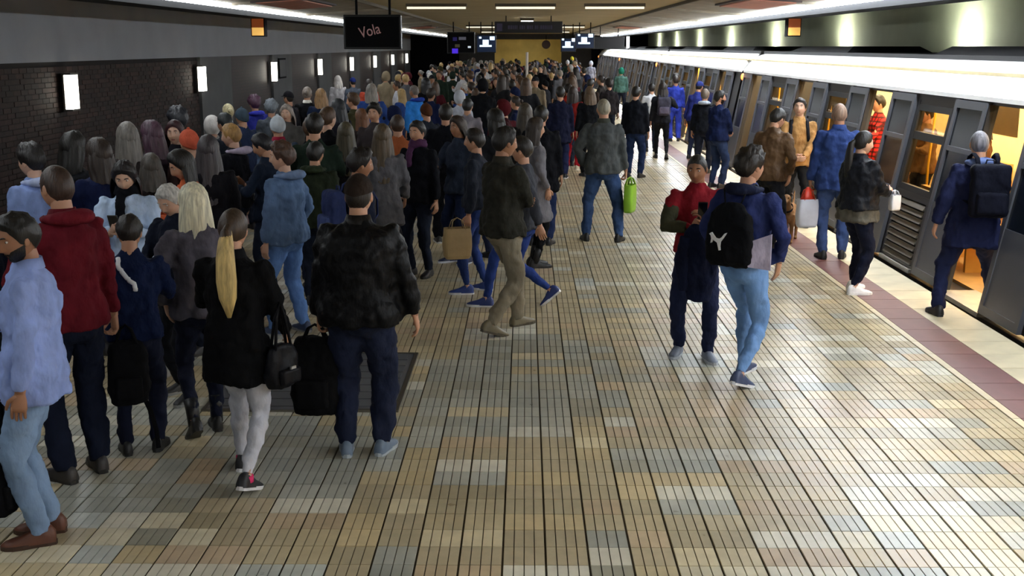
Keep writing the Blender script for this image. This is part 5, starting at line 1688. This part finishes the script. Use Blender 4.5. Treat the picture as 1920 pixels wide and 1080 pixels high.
def right_bound(y):
    return _lerp([(9, -2.2), (12, -1.2), (15, .45), (25, 1.35), (40, 2.3), (60, 3.0), (80, 3.4)], y)
named = [(a_ / b_, b_) for a_, b_ in PEOPLE]
def hides(x, y):
    return any(abs(x / y - u) < .024 and y < b_ < 1.26 * y for u, b_ in named)
def bystander(x, y):
    taken.append((x, y))
    for attempt in range(40):
        if describe(x, y):
            return
def describe(x, y):
    hc, tc, st = rc.choice(HC), rc.choice(TC), rc.choice(ST)
    if (x > -1.3 and rc.random() < .7) or y < 15.2:
        hc, tc = rc.choice(HC[:3]), rc.choice([TC[0], TC[1], TC[2], TC[3], TC[4], TC[11]])  # dark picks put the middle crowd's shade into colour; near filler stays dark too
    elif x < -2 and y > 15 and rc.random() < .35:
        hc, tc = rc.choice(HC[3:6]), rc.choice([TC[5], TC[7], TC[9], TC[10]])  # paler hair and clothes put the left strip's light into colour
    hair_col = tc[1] if st == 'hoodup' else (rc.choice(TC)[1] if st in ('beanie', 'cap') else hc[1])
    legs_, arms_ = rc.choice(POSES)
    ang = rc.choice([60, 90, 20, 0, 45, 110, -30, 170, 75, 10]) + rc.uniform(-12, 12)
    face = 'facing left' if 40 < ang < 130 else 'facing the camera' if ang >= 130 else 'turned right' if ang < -15 else 'seen from behind'
    if y < 15.2: where = 'near left crowd ' + ('along the edge' if x < -2.9 else 'behind the black coats')
    elif y < 22: where = 'packed crowd ' + ('by the left wall' if x < -2.2 else 'left of centre' if x < -.5 else 'at the centre')
    elif y < 38: where = 'middle crowd ' + ('by the left wall' if x < -1.8 else 'under the screens' if x < .3 else 'towards the train')
    else: where = 'farthest crowd ' + ('by the left wall' if x < -1.5 else 'before the hall' if x < 1.2 else 'towards the train')
    d = STN[st]
    d = d % hc[0] if '%' in d else d
    base = '%s, %s %s' % (d, tc[0], 'coat' if st in ('long', 'bun') else 'jacket')
    lab = 'person with %s, %s' % (base, where)
    if lab in seen:
        lab = 'person with %s, %s, %s' % (base, face, where)
    if lab in seen or len(lab.replace(',', '').split()) > 16:
        return False
    seen[lab] = 1
    person(lab, (round(x, 2), round(y, 2)), rc.uniform(1.58, 1.84), ang, ('jacket', tc[1]), ('jeans', rc.choice(['#1b2136', '#15161b', '#2a3350', '#23242a'])),
           hair=(st, hair_col), skin=rc.choice(['pale', 'light', 'light', 'tan']), legs=legs_, arms=arms_, lod=2 if y > 15.2 else 1, group='people in the far crowd' if y > 15.2 else 'people filling the nearer left crowd')
    return True
for count, ya, yb, gap in ((34, 9.4, 15.2, .52), (176, 15.2, 72, .50)):
    n, tries = 0, 0
    while n < count and tries < 8000:
        tries += 1
        y = ya + (yb - ya) * rc.random() ** 1.15
        x = rc.uniform(-4.02, right_bound(y))
        if any((x - a_) ** 2 + (y - b_) ** 2 < gap ** 2 for a_, b_ in taken) or (abs(x - .06) < .35 and abs(y - 42) < .5):
            continue
        if y < 24 and hides(x, y):
            continue
        bystander(x, y)
        n += 1
bpy.data.objects.remove(_tmp)
